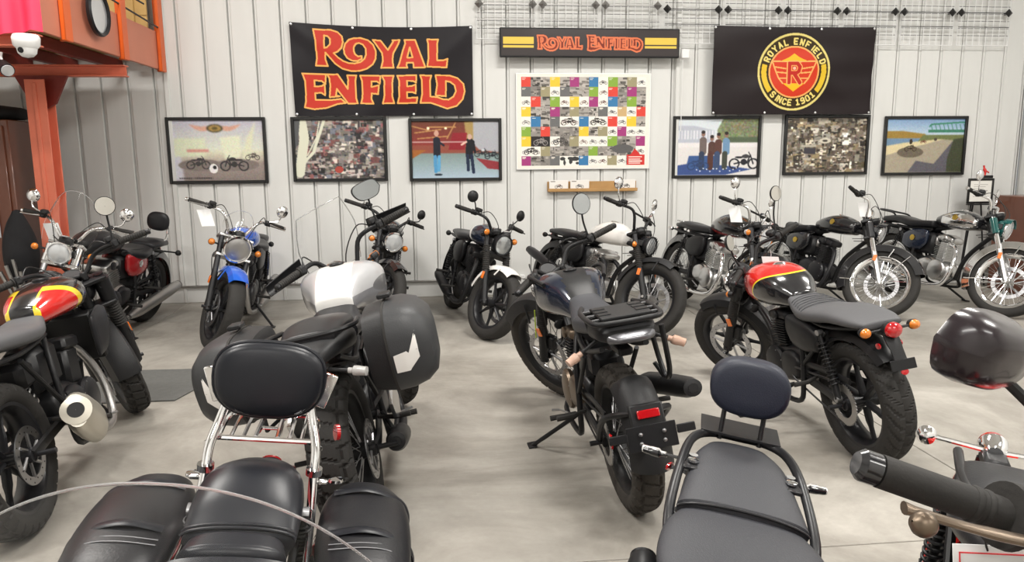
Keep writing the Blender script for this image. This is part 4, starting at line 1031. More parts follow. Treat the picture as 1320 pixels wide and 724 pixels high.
# 6: riders on a road by the river with a green bridge
p = pic(bg='9c9484'); gradv(p, '7f9dc2', 'b9cbd8', 0, .3); p.poly([(0, .22), (.3, .22), (.75, .28), (.75, .36), (0, .36)], rgb('9a7c3a')); p.rect(0, .36, .7, .5, rgb('6f8ba6'))
p.poly([(.7, .3), (1.5, .3), (1.5, .5), (.55, .5)], rgb('6d7448')); p.poly([(0, .5), (.35, .44), (1.0, .38), (1.1, .38), (.4, .58), (0, .68)], rgb('d8c9a0'))
p.poly([(0, .68), (.4, .56), (1.1, .38), (1.3, .4), (.95, .95), (.95, 1), (0, 1)], rgb('a59b88')); p.poly([(.45, 1), (.6, .78), (.95, .84), (1.28, .42), (1.5, .5), (1.5, 1)], rgb('5d5a62')); p.poly([(1.2, .75), (1.3, .38), (1.5, .35), (1.5, 1), (1.2, 1)], rgb('3f4430'))
p.blur(2); p.stroke([(.82, .14), (.85, .1), (1.5, .06)], .03, rgb('3f8468')); p.rect(.8, .2, 1.5, .25, rgb('3f7c64'))
for q in range(9): p.stroke([(.84+q*.08, .1), (.88+q*.08, .22)], .014, rgb('3f7c64'))
p.disc(.48, .62, .25, rgb('6a6152'), .1); p.blur(1); p.bike(.48, .56, .12, rgb('33281f')); p.disc(.48, .42, .03, rgb('33281f'), .05); p.bike(.72, .43, .06, rgb('5c2a22')); p.disc(.95, .38, .03, rgb('4a4038'), .03); p.noise(.1, 2); p.blur(1)
frame_pic(4.985, 5.975, 1.255, 1.91, p, 'black framed photo of riders on a river road by a green bridge')

# ------------------------------------------------------------------ banners
# left banner
BW, BH = 1.84, .925
p = Paint(460, 232, 1190/610, rgb('1d1a1e')); mp = lambda x, y: ((x-62-(y-60)*.035)/610*.995, (y-74-(x-62)*.016)/608)
letters(p, mp, rgb('c3392b'), rgb('eeb060'), .0085)
def wr1(u, v):
    w = .010*np.sin(9*u+3*v)*np.sin(PI*v)+.016*np.exp(-((u*.9-v*.75)*9)**2)*(1-u)+.016*np.exp(-(((1-u)*1.0-v*.6)*9)**2)*u+.006*np.sin(26*u)*v*v
    return (u-.5)*BW+.012*v*(1-u), -.018-w, (.5-v)*BH-.028*np.sin(PI*u)*(1-v)-.02*u*(1-v)+.0*v
e = empty('banner', (-.52, YW, 2.385)); tag(e, 'wide black vinyl banner with two lines of big red and yellow swash lettering', 'banner', 'vinyl banners on the back wall')
p.mesh('banner_sheet', e, 'print_vinyl', wr1)
for q, (u, v) in enumerate([(.01, .02), (.34, .02), (.66, .02), (.99, .02), (.01, .98), (.34, .98), (.66, .98), (.99, .98)]):
    X, Y_, Z = [float(t) for t in wr1(np.array(u), np.array(v))]; mk('grommet', G().lathe([(.012, 0), (.012, .004), (.005, .006)], (X, Y_+.001, Z), (0, -1, 0), 12), 'aluminium', e)
# right banner
p = Paint(420, 225, 1.93, rgb('1c1315')); cx, cy = .965, .51
p.disc(cx, cy, .43, rgb('d8c878'), .445); p.disc(cx, cy, .405, rgb('3a2c10'), .42); p.ring(cx, cy, .30, .40, rgb('33260e'))
d = np.hypot(p.X-cx, p.Y-cy); an = np.degrees(np.arctan2(cy-p.Y, p.X-cx))
for a0, a1 in ((-38, 14), (166, 180), (-180, -142)):
    m = (d > .325) & (d < .385) & (an > a0) & (an < a1); p.a[m] = rgb('d9b52e')
p.disc(cx, cy, .30, rgb('f0a860')); p.disc(cx, cy, .282, rgb('c8371c'))
SF = {'R': [[(0, 1), (0, 0), (.45, 0), (.6, .12), (.6, .38), (.45, .5), (0, .5)], [(.3, .5), (.62, 1)]], 'O': [[(.15, 0), (.45, 0), (.6, .15), (.6, .85), (.45, 1), (.15, 1), (0, .85), (0, .15), (.15, 0)]], 'Y': [[(0, 0), (.3, .5), (.6, 0)], [(.3, .5), (.3, 1)]],
      'A': [[(0, 1), (.3, 0), (.6, 1)], [(.12, .66), (.48, .66)]], 'L': [[(0, 0), (0, 1), (.55, 1)]], 'E': [[(.58, 0), (0, 0), (0, 1), (.58, 1)], [(0, .5), (.48, .5)]], 'N': [[(0, 1), (0, 0), (.6, 1), (.6, 0)]], 'F': [[(.58, 0), (0, 0), (0, 1)], [(0, .5), (.46, .5)]], 'I': [[(.3, 0), (.3, 1)]],
      'D': [[(0, 0), (.4, 0), (.6, .2), (.6, .8), (.4, 1), (0, 1), (0, 0)]], 'S': [[(.58, .12), (.45, 0), (.15, 0), (0, .15), (0, .38), (.15, .5), (.45, .5), (.6, .63), (.6, .85), (.45, 1), (.15, 1), (0, .88)]], 'C': [[(.6, .15), (.45, 0), (.15, 0), (0, .15), (0, .85), (.15, 1), (.45, 1), (.6, .85)]],
      '1': [[(.1, .15), (.32, 0), (.32, 1)], [(.1, 1), (.55, 1)]], '9': [[(.1, 1), (.45, 1), (.6, .85), (.6, .15), (.45, 0), (.15, 0), (0, .15), (0, .4), (.15, .52), (.6, .52)]], '0': [[(.15, 0), (.45, 0), (.6, .15), (.6, .85), (.45, 1), (.15, 1), (0, .85), (0, .15), (.15, 0)]], ' ': []}
def arc_text(p, txt, r, a0, step, size, col, w, flip=False):
    a = a0
    for ch in txt:
        st = step*(.55 if ch == ' ' else .62 if ch == 'I' else 1)
        for S in SF[ch]:
            pts = []
            for x_, y_ in S:
                lx = (x_-.3)*size; rr = r+(.5-y_)*size*(-1 if flip else 1); aa = R(a)-(lx/r)*(-1 if flip else 1); pts.append((cx+rr*math.cos(aa), cy-rr*math.sin(aa)))
            p.stroke(pts, w, col)
        a += (st if flip else -st)
arc_text(p, 'ROYAL ENFIELD', .352, 156, 12.2, .062, rgb('e3cf78'), .017)
arc_text(p, 'SINCE 1901', .352, -133, 10.4, .062, rgb('e3cf78'), .017, True)
yl = rgb('f3b21c')
p.poly([(cx-.17, cy-.12), (cx-.06, cy-.17), (cx, cy-.215), (cx+.06, cy-.17), (cx+.17, cy-.12)], yl); p.poly([(cx-.13, cy+.13), (cx+.13, cy+.13), (cx+.06, cy+.18), (cx, cy+.225), (cx-.06, cy+.18)], yl)
def logo_w(pts): p.stroke([(cx+a, cy+b) for a, b in pts], .016, rgb('f0a860'))
for sg in (-1, 1):
    logo_w([(sg*.06, -.12), (sg*.26, -.125), (sg*.235, -.06), (sg*.10, -.04)]); logo_w([(sg*.235, -.06), (sg*.21, .0), (sg*.09, .01)]); logo_w([(sg*.21, .0), (sg*.18, .07), (sg*.09, .07)]); logo_w([(sg*.18, .07), (sg*.13, .13)])
p.stroke([(cx-.055, cy+.12), (cx-.055, cy-.1), (cx+.04, cy-.1), (cx+.07, cy-.06), (cx+.06, cy-.01), (cx+.03, cy+.01), (cx-.05, cy+.01)], .062, rgb('f0a860')); p.stroke([(cx, cy+.01), (cx+.075, cy+.12)], .066, rgb('f0a860'))
p.stroke([(cx-.055, cy+.12), (cx-.055, cy-.1), (cx+.04, cy-.1), (cx+.07, cy-.06), (cx+.06, cy-.01), (cx+.03, cy+.01), (cx-.05, cy+.01)], .042, rgb('b5271a')); p.stroke([(cx, cy+.01), (cx+.075, cy+.12)], .045, rgb('b5271a'))
p.disc(cx+.005, cy-.045, .018, rgb('f6b79a'))
B2W, B2H = 1.825, .93
def wr2(u, v):
    w = .010*np.sin(7*u+5*v+1)*np.sin(PI*v)+.014*np.exp(-(((1-u)*1.1-(1-v)*.5-.08)*10)**2)*u+.004*np.sin(20*v)*u
    return (u-.5)*B2W-.012*v*(u-.5), -.018-w, (.5-v)*B2H-.012*np.sin(PI*u)*(1-v)
e = empty('banner', (3.852, YW-.075, 2.386)); e.scale = (.989, 1, .989); tag(e, 'black vinyl banner with a round red and yellow winged crest', 'banner', 'vinyl banners on the back wall')
p.mesh('banner_sheet', e, 'print_vinyl', wr2)
for q, (u, v) in enumerate([(.01, .02), (.34, .02), (.66, .02), (.99, .02), (.01, .98), (.33, .98), (.65, .98), (.99, .98)]):
    X, Y_, Z = [float(t) for t in wr2(np.array(u), np.array(v))]; mk('grommet', G().lathe([(.012, 0), (.012, .004), (.005, .006)], (X, Y_+.001, Z), (0, -1, 0), 12), 'aluminium', e)
# sign board between the banners
SW, SH = 1.86, .262
p = Paint(560, 80, SW/SH, rgb('3a3434')); A_ = SW/SH
p.rect(.07, .30, 1.27, .56, rgb('e2c052')); p.rect(.07, .62, 1.27, .70, rgb('e2c052')); p.rect(5.73, .30, A_-.07, .56, rgb('e2c052')); p.rect(5.73, .62, A_-.07, .70, rgb('e2c052'))
letters(p, lambda x, y: (1.42+(x-215)*.00205, .24+(y-112)*.00212), rgb('7a2a1c'), rgb('d9744c'), .030, [0]); letters(p, lambda x, y: (1.44+(x-215)*.00200, .30+(y-172)*.0023), rgb('7a2a1c'), rgb('d9744c'), .030, [1, 2, 3])
letters(p, lambda x, y: (3.40+(x-138)*.00212, .22+(y-402)*.0025), rgb('7a2a1c'), rgb('d9744c'), .030, [4]); letters(p, lambda x, y: (3.40+(x-138)*.00208, .30+(y-412)*.0023), rgb('7a2a1c'), rgb('d9744c'), .030, [5, 6, 7, 8, 9])
e = empty('sign_board', (1.62, YW-.085, 2.652)); tag(e, 'long dark sign board with yellow stripes and red outlined lettering above the chart', 'sign')
mk('sign_box', G().box((0, -.03, 0), (SW+.03, .055, SH+.03), b=.006), 'matte_black', e); p.mesh('sign_face', e, 'print_paper', lambda u, v: ((u-.5)*SW, -.0595+0*u, (.5-v)*SH))
o = mk('power_adapter', G().box((1.02, -.02, -.10), (.09, .04, .10), b=.01).tube([(1.0, -.01, -.15), (1.0, -.008, -.9)], .004, 6), 'white_plastic', e)
# colourful chart
CW, CH = 1.435, .985
p = Paint(300, 206, CW/CH, rgb('e9e4da')); u0, v0, du, dv = .045, .03, .1062*1.0, .1045
cols = {'r': 'd8463a', 'y': 'ecc43c', 'p': 'a03a78', 'b': '3a78a8', 'g': '86a840', 'k': '6a6a6a', 't': '9c9474', 'c': 'c8a878'}
rows = ['r##y#pp#b.g#t.', 'k#t.k##g.r#p#', '.r#g.y.p.b#g#', 'y##p#t##k.c.r', '.b#k..b..r.y#', 'g#r###y#t.p..', 'y##.#t...g##p', '..t####g####.', 'p##k..b..t.##']
rows[0] = 'r##y#p#b.g#t.'
rs = np.random.RandomState(11)
cw = (CW/CH-.09)/13; chh = .94/9
for j, row in enumerate(rows):
    for i, ch in enumerate(row):
        x0, y0 = .045+i*cw, .03+j*chh
        if ch in cols: p.rect(x0, y0, x0+cw, y0+chh, rgb(cols[ch])); p.rect(x0+.012, y0+.012, x0+.05, y0+.018, rgb('efe8dc')); p.rect(x0+.012, y0+.026, x0+.04, y0+.03, rgb('e0d8cc'))
        elif ch == '#':
            m = p.rect(x0, y0, x0+cw, y0+chh, rgb('a8a29c')*(.75+.4*rs.rand()))
            for _ in range(12): p.a[m & (abs(p.X-x0-rs.rand()*cw) < .006+rs.rand()*.03) & (abs(p.Y-y0-rs.rand()*chh) < .003+rs.rand()*.012)] = rgb('8c8680')*(.45+rs.rand()*.9)
        else:
            p.rect(x0, y0, x0+cw, y0+chh, rgb('ece8e0')); p.bike(x0+cw*.5, y0+chh*.62, .045, rgb(['3a3634', '5c3430', '4a4a50'][rs.randint(3)]), 1 if rs.rand() > .5 else -1)
for bx_, by_, k_ in ((.38, .855, .0), (.33, .18, 0), (.72, .63, 0)): pass
p.rect(.045+cw*1.0, .03+chh*6, .045+cw*3, .03+chh*7, rgb('2a2626')); p.bike(.045+cw*2, .03+chh*6.65, .08, rgb('8c8684'))
p.bike(.045+cw*4.1, .03+chh*6.6, .085, rgb('4a4644')); p.bike(.045+cw*4.9, .03+chh*4.6, .085, rgb('3a3634')); p.bike(.045+cw*8, .03+chh*4.6, .085, rgb('3a3634'), -1); p.bike(.045+cw*1, .03+chh*7.6, .08, rgb('3a3634'))
p.disc(.045+cw*10.6, .03+chh*7.3, .12, rgb('5c5a5a'), .05); p.rect(.045+cw*4, .03+chh*8, .045+cw*6, .03+chh*9, rgb('ece8e0'))
for a_, b_, r1, r2 in ((4.3, 8.3, .03, .02), (4.5, 8.7, .014, .03), (5.1, 8.25, .03, .018), (5.15, 8.55, .02, .03), (5.6, 8.3, .045, .025), (5.85, 8.75, .02, .014)): p.disc(.045+cw*a_, .03+chh*b_, r1, rgb('3a3a3a'), r2)
p.rect(1.21, .855, 1.41, .97, rgb('cc3430'))
for q in range(4): p.rect(1.23, .875+q*.023, 1.38-.02*(q % 2), .886+q*.023, rgb('f2dcd4'))
p.poly([(1.25, .855), (1.30, .79), (1.36, .855)], rgb('cc3430')); p.noise(.05, 1); 
e = empty('picture_chart', (1.578, YW, 1.86), (0, R(0), 0)); tag(e, 'large unframed chart of coloured squares and small bike pictures', 'poster')
mk('chart_board', G().box((0, -.010, 0), (CW+.02, .016, CH+.02), b=.003), 'paper', e); p.mesh('print', e, 'print_paper', lambda u, v: ((u-.5)*CW, -.0192+0*u, (.5-v)*CH))
# small wooden rail shelf with cards
e = empty('card_shelf', (1.675, WALL_Y-.012, 1.178)); tag(e, 'narrow light wooden wall shelf holding small picture cards under the chart', 'shelf')
mk('shelf_ledge', G().box((0, -.035, -.052), (.98, .07, .014), b=.003), 'wood', e); mk('shelf_back', G().box((0, -.004, 0), (.98, .008, .10), b=.003), 'wood', e); mk('shelf_lip', G().box((0, -.068, -.038), (.98, .008, .03), b=.002), 'wood', e)
for n, cx_ in enumerate((-.37, -.14, .37)):
    p = Paint(44, 24, 1.9, rgb('e6e2dc')); p.bike(.95, .66, .42, rgb(['4a403c', '3c3c44', '33302f'][n]), 1 if n != 1 else -1, rgb(['8c4a3a', '5a5a60', '3c3a3a'][n])); p.rect(.1, .08, .6, .14, rgb('77706a'))
    c = empty('picture_card', (1.675+cx_, WALL_Y-.05, 1.188)); tag(c, ['white bike picture card at the left end of the small wooden shelf', 'white bike picture card second from left on the small wooden shelf', 'white bike picture card at the right end of the small wooden shelf'][n], 'card', 'cards on the wall shelf')
    mk('card_stock', G().box((0, .002, 0), (.205, .003, .11), b=.001), 'paper', c); p.mesh('print', c, 'print_paper', lambda u, v: ((u-.5)*.2, -.0005+0*u, (.5-v)*.105))

# ------------------------------------------------------------------ wire grid panels high on the wall
gx0 = .42; gw_ = .655; n = 0; xx = gx0
def grid_panel(w):
    f2 = G(); f = G(); f.tube([(-w/2, 0, -.165), (-w/2, 0, .42), (w/2, 0, .42), (w/2, 0, -.165)], .007, 6, loop=True)
    g = G(); q = -w/2+.038
    while q < w/2: g.tube([(q, 0, -.165), (q, 0, .42)], .0032, 5); q += .0762
    z = -.165+.105
    while z < .42: f2.tube([(-w/2, .004, z), (w/2, .004, z)], .0042, 5); z += .0762
    return f, g, f2
side = ['leftmost', 'second from left', 'third from left', 'fourth from left', 'fifth from left', 'sixth from left', 'seventh from left', 'eighth from left', 'rightmost']
wires = []
while n < 9:
    low = 0 if n < 3 else -.03
    e = empty('wire_grid_panel', (xx+gw_/2, WALL_Y-.07, 2.86+low)); tag(e, 'white wire grid panel high on the wall, %s of the row' % side[n], 'grid panel', 'wire grid panels above the pictures')
    f, g, f2 = grid_panel(gw_-.05)
    mk('panel_frame', f, 'wire_white', e); o = mk('wire_grid', g, 'wire_white', e); o = mk('wire_grid', f2, 'grid_grey', e)
    h = G(); h.tube([(-gw_/2+.025, -.004, .18), (gw_/2-.025, -.004, .18)], .0045, 6); h.tube([(-gw_/2+.03, -.004, .03), (gw_/2-.03, -.004, .03)], .004, 6)
    mk('cross_bar', h, 'wire_black' if n > 2 else 'dull_aluminium', e)
    for sx in (-1, 1):
        g = G().lathe([(.001, -.036), (.046, 0), (.001, .036)], (sx*(gw_/2-.05), -.012, .18), (0, -1, 0), 4).lathe([(.014, 0), (.014, .05)], (sx*(gw_/2-.05), .05, .18), (0, -1, 0), 8)
        mk('panel_clip', g, 'wire_black' if n > 2 else 'dull_aluminium', e, smooth=False)
    xx += gw_+.004; n += 1

# ------------------------------------------------------------------ mezzanine, column, signs at left
mz = empty('mezzanine', (-2.69, 5.6, 2.35)); tag(mz, 'orange steel mezzanine deck edge with salmon fascia at the upper left', 'mezzanine')
def mzp(name, g, m): return mk(name, g, m, mz, Matrix.Translation((2.69, -5.6, -2.35)))
mzp('fascia_panel', G().box((-2.71, 6.78, 2.55), (.03, 2.36, .36), b=.004), 'salmon_panel')
mzp('fascia_panel', G().box((-3.9, 5.60, 2.68), (2.4, .03, .64), b=.004), 'salmon_panel')
for yy_ in (7.88, 6.98, 5.95):
    mzp('guard_post', G().box((-2.675, yy_, 2.98), (.035, .12, 1.26), b=.006).box((-2.70, yy_, 2.98), (.05, .02, 1.26), b=.004), 'bright_orange')
mzp('top_rail', G().tube([(-2.70, 5.55, 3.6), (-2.70, 7.97, 3.6)], .02, 10), 'bright_orange')
mzp('safety_cable', G().tube([(-2.67, 5.9, 2.86), (-2.67, 7.9, 2.76)], .009, 6), 'cable'); mzp('safety_cable', G().tube([(-2.67, 7.05, 2.93), (-2.67, 7.5, 2.92)], .009, 6), 'cable')
def ibeam(a, b, h, w, t=.012):
    a, b = Vector(a), Vector(b); d = (b-a); L = d.length; d.normalize(); g = G(); rot = d.to_track_quat('X', 'Z').to_matrix(); c = (a+b)/2; up = rot@V(0, 0, 1)
    g.box(c+up*(h/2-t/2), (L, w, t), rot, b=.003); g.box(c-up*(h/2-t/2), (L, w, t), rot, b=.003); g.box(c, (L, t*.8, h-2*t), rot, b=.001); return g
g = ibeam((-5.1, 5.64, 2.31), (-2.72, 5.64, 2.31), .085, .10); o = mzp('edge_beam', g, 'orange_steel')
g = ibeam((-5.1, 7.1, 2.27), (-2.72, 7.1, 2.27), .10, .10); mzp('cross_beam', g, 'orange_steel')
for q in range(5): mzp('joist', G().box((-3.1-q*.42, 6.8, 2.42), (.05, 2.3, .10), b=.006), 'dark_red_steel')
mzp('deck', G().box((-3.9, 6.60, 2.49), (2.36, 1.9, .03), b=.002), 'plywood')
for q in range(8):
    mzp('beam_bolt', G().lathe([(.010, 0), (.010, .008), (.004, .010)], (-4.4+q*.22, 5.588, 2.31), (0, -1, 0), 6), 'dark_red_steel')
mzp('gusset_plate', G().prism([(-3.62, 2.22), (-3.18, 2.22), (-3.30, 1.98), (-3.46, 1.9)], 7.00, 7.03), 'dark_red_steel')
PWT = Matrix.Translation((-3.6+2.69, 7.72-5.6, 2.52-2.35))
for q in range(5): mk('board', G().box((.15, 0, .10+q*.155), (1.45, .03, .15), b=.004), 'plywood', mz, PWT)
for q in range(3): mk('board', G().box((.15, -.06-q*.0, .875+q*.155), (1.45, .03, .15), b=.004), 'plywood', mz, PWT)
mk('batten', G().box((.72, -.03, .4), (.10, .04, .8), b=.004), 'plywood', mz, PWT)
# column
co = empty('steel_column', (-3.42, 7.0, 0)); tag(co, 'orange painted steel column at left under the mezzanine', 'column')
mk('flange', G().box((-.0, -.075, 1.10), (.165, .014, 2.16), b=.003), 'orange_steel', co); mk('flange', G().box((0, .075, 1.10), (.165, .014, 2.16), b=.003), 'orange_steel', co)
mk('web', G().box((0, 0, 1.10), (.012, .14, 2.16), b=.002), 'orange_steel', co); mk('stiffener', G().box((.0, -.086, 1.10), (.03, .01, 2.1), b=.003), 'orange_steel', co); mk('base_plate', G().box((0, 0, .012), (.28, .28, .022), b=.003), 'orange_steel', co)
# round sign on the fascia
rs_ = empty('round_sign', (-2.655, 6.43, 2.64)); tag(rs_, 'round white sign with dark rim hung on the salmon fascia', 'sign')
mk('sign_disc', G().lathe([(.001, .018), (.155, .018), (.155, .0), (.001, 0)], (0, 0, 0), (1, 0, 0), 40), 'lamp_glass', rs_); mk('sign_rim', G().lathe([(.152, 0), (.178, 0), (.182, .025), (.172, .04), (.152, .03)], (0, 0, 0), (1, 0, 0), 40, closed=True), 'satin_black', rs_)
# flag
fg = mk('draped_flag', G().sheet(lambda u, v: V(-3.30+.66*u, 5.55-.03*math.sin(u*22)*(.4+v)-.02, 3.0-.66*v-.10*(1-u)*v*0+.02*math.sin(u*9)), 48, 16, .004), 'flag_red'); tag(fg, 'crimson red flag draped over the mezzanine edge at top left', 'flag')
# dome camera
dc = empty('dome_camera', (-2.72, 5.46, 2.27)); tag(dc, 'white dome security camera below the red flag', 'camera')
mk('camera_body', G().lathe([(.075, .05), (.085, .03), (.08, -.02), (.062, -.04)], (0, 0, 0), (0, 0, 1), 28), 'white_plastic', dc); mk('dome', G().lathe([(.062, -.038), (.056, -.07), (.035, -.092), (.001, -.10)], (0, 0, 0), (0, 0, 1), 28), 'white_plastic', dc); mk('lens_window', G().lathe([(.02, 0), (.018, .006), (.001, .008)], (-.012, -.056, -.055), (-.2, -1, -.3), 16), 'matte_black', dc)
# spotlight
sl = empty('spotlight', (-2.96, 5.60, 2.17)); tag(sl, 'small black adjustable spotlight clamped under the orange beam', 'lamp')
mk('spot_head', G().tube([(0, 0, -.02), (.05, -.06, -.06), (.07, -.08, -.075)], [.03, .042, .045], 16), 'matte_black', sl); mk('spot_lens', G().lathe([(.04, 0), (.038, .006), (.001, .008)], (.071, -.081, -.076), (.6, -.7, -.5), 16), 'lamp_glass', sl); mk('spot_arm', G().tube([(0, 0, -.02), (-.02, .03, .03), (-.02, .04, .06)], .008, 8), 'white_plastic', sl)
# wood cabinet left
cb = empty('tall_cabinet', (-4.2, 7.25, 0)); tag(cb, 'tall dark red-brown wooden cabinet at the left edge', 'cabinet')
mk('cabinet_body', G().box((0, 0, .92), (1.1, .75, 1.84), b=.008), 'cabinet_wood', cb); mk('door', G().box((-.27, -.385, .92), (.5, .02, 1.74), b=.004), 'cabinet_wood', cb); mk('door', G().box((.26, -.385, .92), (.5, .02, 1.74), b=.004), 'cabinet_wood', cb)
mk('door_knob', G().lathe([(.006, 0), (.014, .012), (.012, .022), (.001, .024)], (.05, -.395, .9), (0, -1, 0), 12), 'gold_badge', cb)
ob = mk('notice_sheet', G().box((-3.97, 6.842, 1.14), (.36, .004, .62), b=.001).box((-3.97, 6.8395, 1.32), (.30, .002, .05), b=.0005), 'lamp_glass'); tag(ob, 'pale blue notice sheet fixed to the brown cabinet at left edge', 'notice')
hat = mk('black_case', G().loft([(-4.4, 1.9, .12, .05, .05), (-4.1, 1.91, .17, .08, .065), (-3.8, 1.9, .13, .06, .05)], n=20).xf(Matrix.Translation((.1, 7.2, .0))), 'black_cloth'); tag(hat, 'black bag lying on top of the brown cabinet', 'bag')
ub = empty('umbrella_bag', (-3.46, 6.5, 0)); tag(ub, 'black cloth bag with pale sticks beside the cabinet at left', 'bag')
mk('cloth', G().loft([(.45, 0, .08, .08, .08), (.62, .01, .13, .11, .13), (.74, -.01, .17, .13, .11), (.86, .01, .14, .10, .12), (.98, .0, .09, .08, .07), (1.06, .0, .04, .04, .04)], n=24, e=2).xf(Matrix.Rotation(-PI/2, 4, 'Y')@Matrix.Identity(4)).xf(Matrix.Rotation(0, 4, 'Z')), 'black_cloth', ub)
for q in range(4): mk('stick', G().tube([(.08-q*.01, -.06, .02), (-.10+q*.055, -.15-.01*(q % 2), .60+.05*(q % 3))], .015, 8), 'dull_aluminium', ub)
# ------------------------------------------------------------------ right side corner
cbr = empty('small_cabinet', (6.38, 7.35, 0)); tag(cbr, 'low reddish-brown drawer cabinet in the right corner', 'cabinet')
mk('cabinet_body', G().box((0, 0, .52), (.5, .55, 1.04), b=.008), 'cabinet_wood', cbr)
for q in range(3): d_ = mk('drawer', G().box((-.0, -.285, .22+q*.31), (.44, .02, .27), b=.006), 'cabinet_wood', cbr); mk('drawer_knob', G().lathe([(.006, 0), (.015, .014), (.001, .02)], (0, -.295, .22+q*.31), (0, -1, 0), 12), 'gold_badge', d_)
cf = empty('framed_certificate', (6.02, 7.72, 1.08)); tag(cf, 'small black framed white certificate behind the rightmost bike', 'picture')
g = G()
for sx in (-1, 1): g.box((sx*.14, 0, .0), (.025, .02, .28), b=.004)
for sz in (-1, 1): g.box((0, 0, sz*.1275), (.28, .02, .025), b=.004)
mk('frame', g, 'frame_black', cf); p = Paint(60, 54, 1.1, rgb('e4e2dc'))
for q in range(7): p.rect(.2, .2+q*.09, .9-.1*(q % 3), .225+q*.09, rgb('8c8a86'))
p.mesh('print', cf, 'print_paper', lambda u, v: ((u-.5)*.26, -.002+0*u, (.5-v)*.24)); mk('backing', G().box((0, .004, 0), (.27, .008, .26), b=.001), 'matte_black', cf)
st = empty('easel_stand', (6.02, 7.78, 0)); tag(st, 'thin black stand holding the certificate by the right corner', 'stand')
for q in (-1, 1): mk('leg', G().tube([(q*.03, 0, 1.2), (q*.16, -.05, .01)], .009, 8), 'matte_black', st)
mk('leg', G().tube([(0, 0, 1.2), (0, .15, .01)], .009, 8), 'matte_black', st); mk('ledge', G().box((0, -.045, .93), (.26, .05, .012), b=.003), 'matte_black', st)
fgz = empty('figurine', (6.07, 7.72, 1.222)); tag(fgz, 'small red and black figurine on top of the framed certificate', 'ornament')
mk('plinth', G().box((0, 0, .015), (.14, .05, .03), b=.004), 'matte_black', fgz); mk('figure', G().tube([(-.02, 0, .03), (-.015, 0, .07), (-.03, 0, .11), (-.035, 0, .14)], [.014, .018, .010, .012], 10, smooth=3).tube([(-.02, 0, .09), (.03, 0, .06)], .008, 8), 'red_paint', fgz)
# ------------------------------------------------------------------ floor bits
o = mk('floor_mat', G().add([(x_, y_, z_) for z_ in (.001, .008) for x_, y_ in ((-2.35, 4.62), (-1.66, 4.62), (-1.56, 5.02), (-1.63, 5.33), (-2.35, 5.36))], [(0, 1, 2, 3, 4), (9, 8, 7, 6, 5)]+[(i, (i+1) % 5, (i+1) % 5+5, i+5) for i in range(5)]), 'mat_grey', smooth=False); tag(o, 'dark grey rubber backed mat on the concrete near the left bikes', 'mat')
pr = random.Random(4); lt = G()
for q in range(9):
    cx_, cy_ = 1.83+pr.uniform(-.09, .09), 6.1+pr.uniform(-.09, .09); a = pr.uniform(0, 6); r_ = pr.uniform(.02, .045)
    lt.sheet(lambda u, v: V(cx_+(u-.5)*r_*2*math.cos(a)-(v-.5)*r_*math.sin(a), cy_+(u-.5)*r_*2*math.sin(a)+(v-.5)*r_*math.cos(a), .006+.012*math.sin(u*3)*math.cos(v*2)+.002*q), 4, 4, .001)
lt.m = [(i//56) % 2 for i in range(len(lt.m))]
o = mk('paper_scraps', lt, ['paper', 'tag_red']); tag(o, 'crumpled white and red paper scraps on the floor by the white-tank bike', 'litter')
o = mk('twig', G().tube([(1.90, 2.44, .005), (1.94, 2.455, .008), (2.0, 2.46, .005)], .0035, 6).tube([(1.94, 2.455, .008), (1.98, 2.49, .005)], .0025, 5), 'cable'); tag(o, 'short dark twig lying on the floor near the bottom right joint', 'twig')
# ------------------------------------------------------------------ the motorcycles
def tk(x0, L, z, hw, hu, hd=.09, nose=.9):
    """teardrop tank rear x0, length L, centre height z"""
    return [(x0, z-.01, hw*.50, hu*.45, hd*.6), (x0+L*.22, z, hw*.80, hu*.75, hd*.9), (x0+L*.5, z+.005, hw, hu, hd), (x0+L*.75, z+.005, hw*nose, hu*.97, hd), (x0+L, z-.005, hw*.62, hu*.66, hd*.8)]
classic_tank = tk(.52, .50, .845, .135, .095)
bench = [dict(secs=[(-.12, .775, .10, .03, .03), (.04, .785, .125, .045, .04), (.24, .775, .135, .045, .045), (.40, .765, .12, .04, .045), (.52, .785, .085, .035, .04)])]
def split_seat(z=.77): return [dict(secs=[(.20, z, .12, .05, .04), (.33, z-.01, .145, .04, .045), (.46, z, .10, .04, .04)]), dict(secs=[(-.16, z+.05, .085, .03, .03), (.02, z+.055, .105, .04, .035), (.15, z+.04, .10, .035, .04)])]

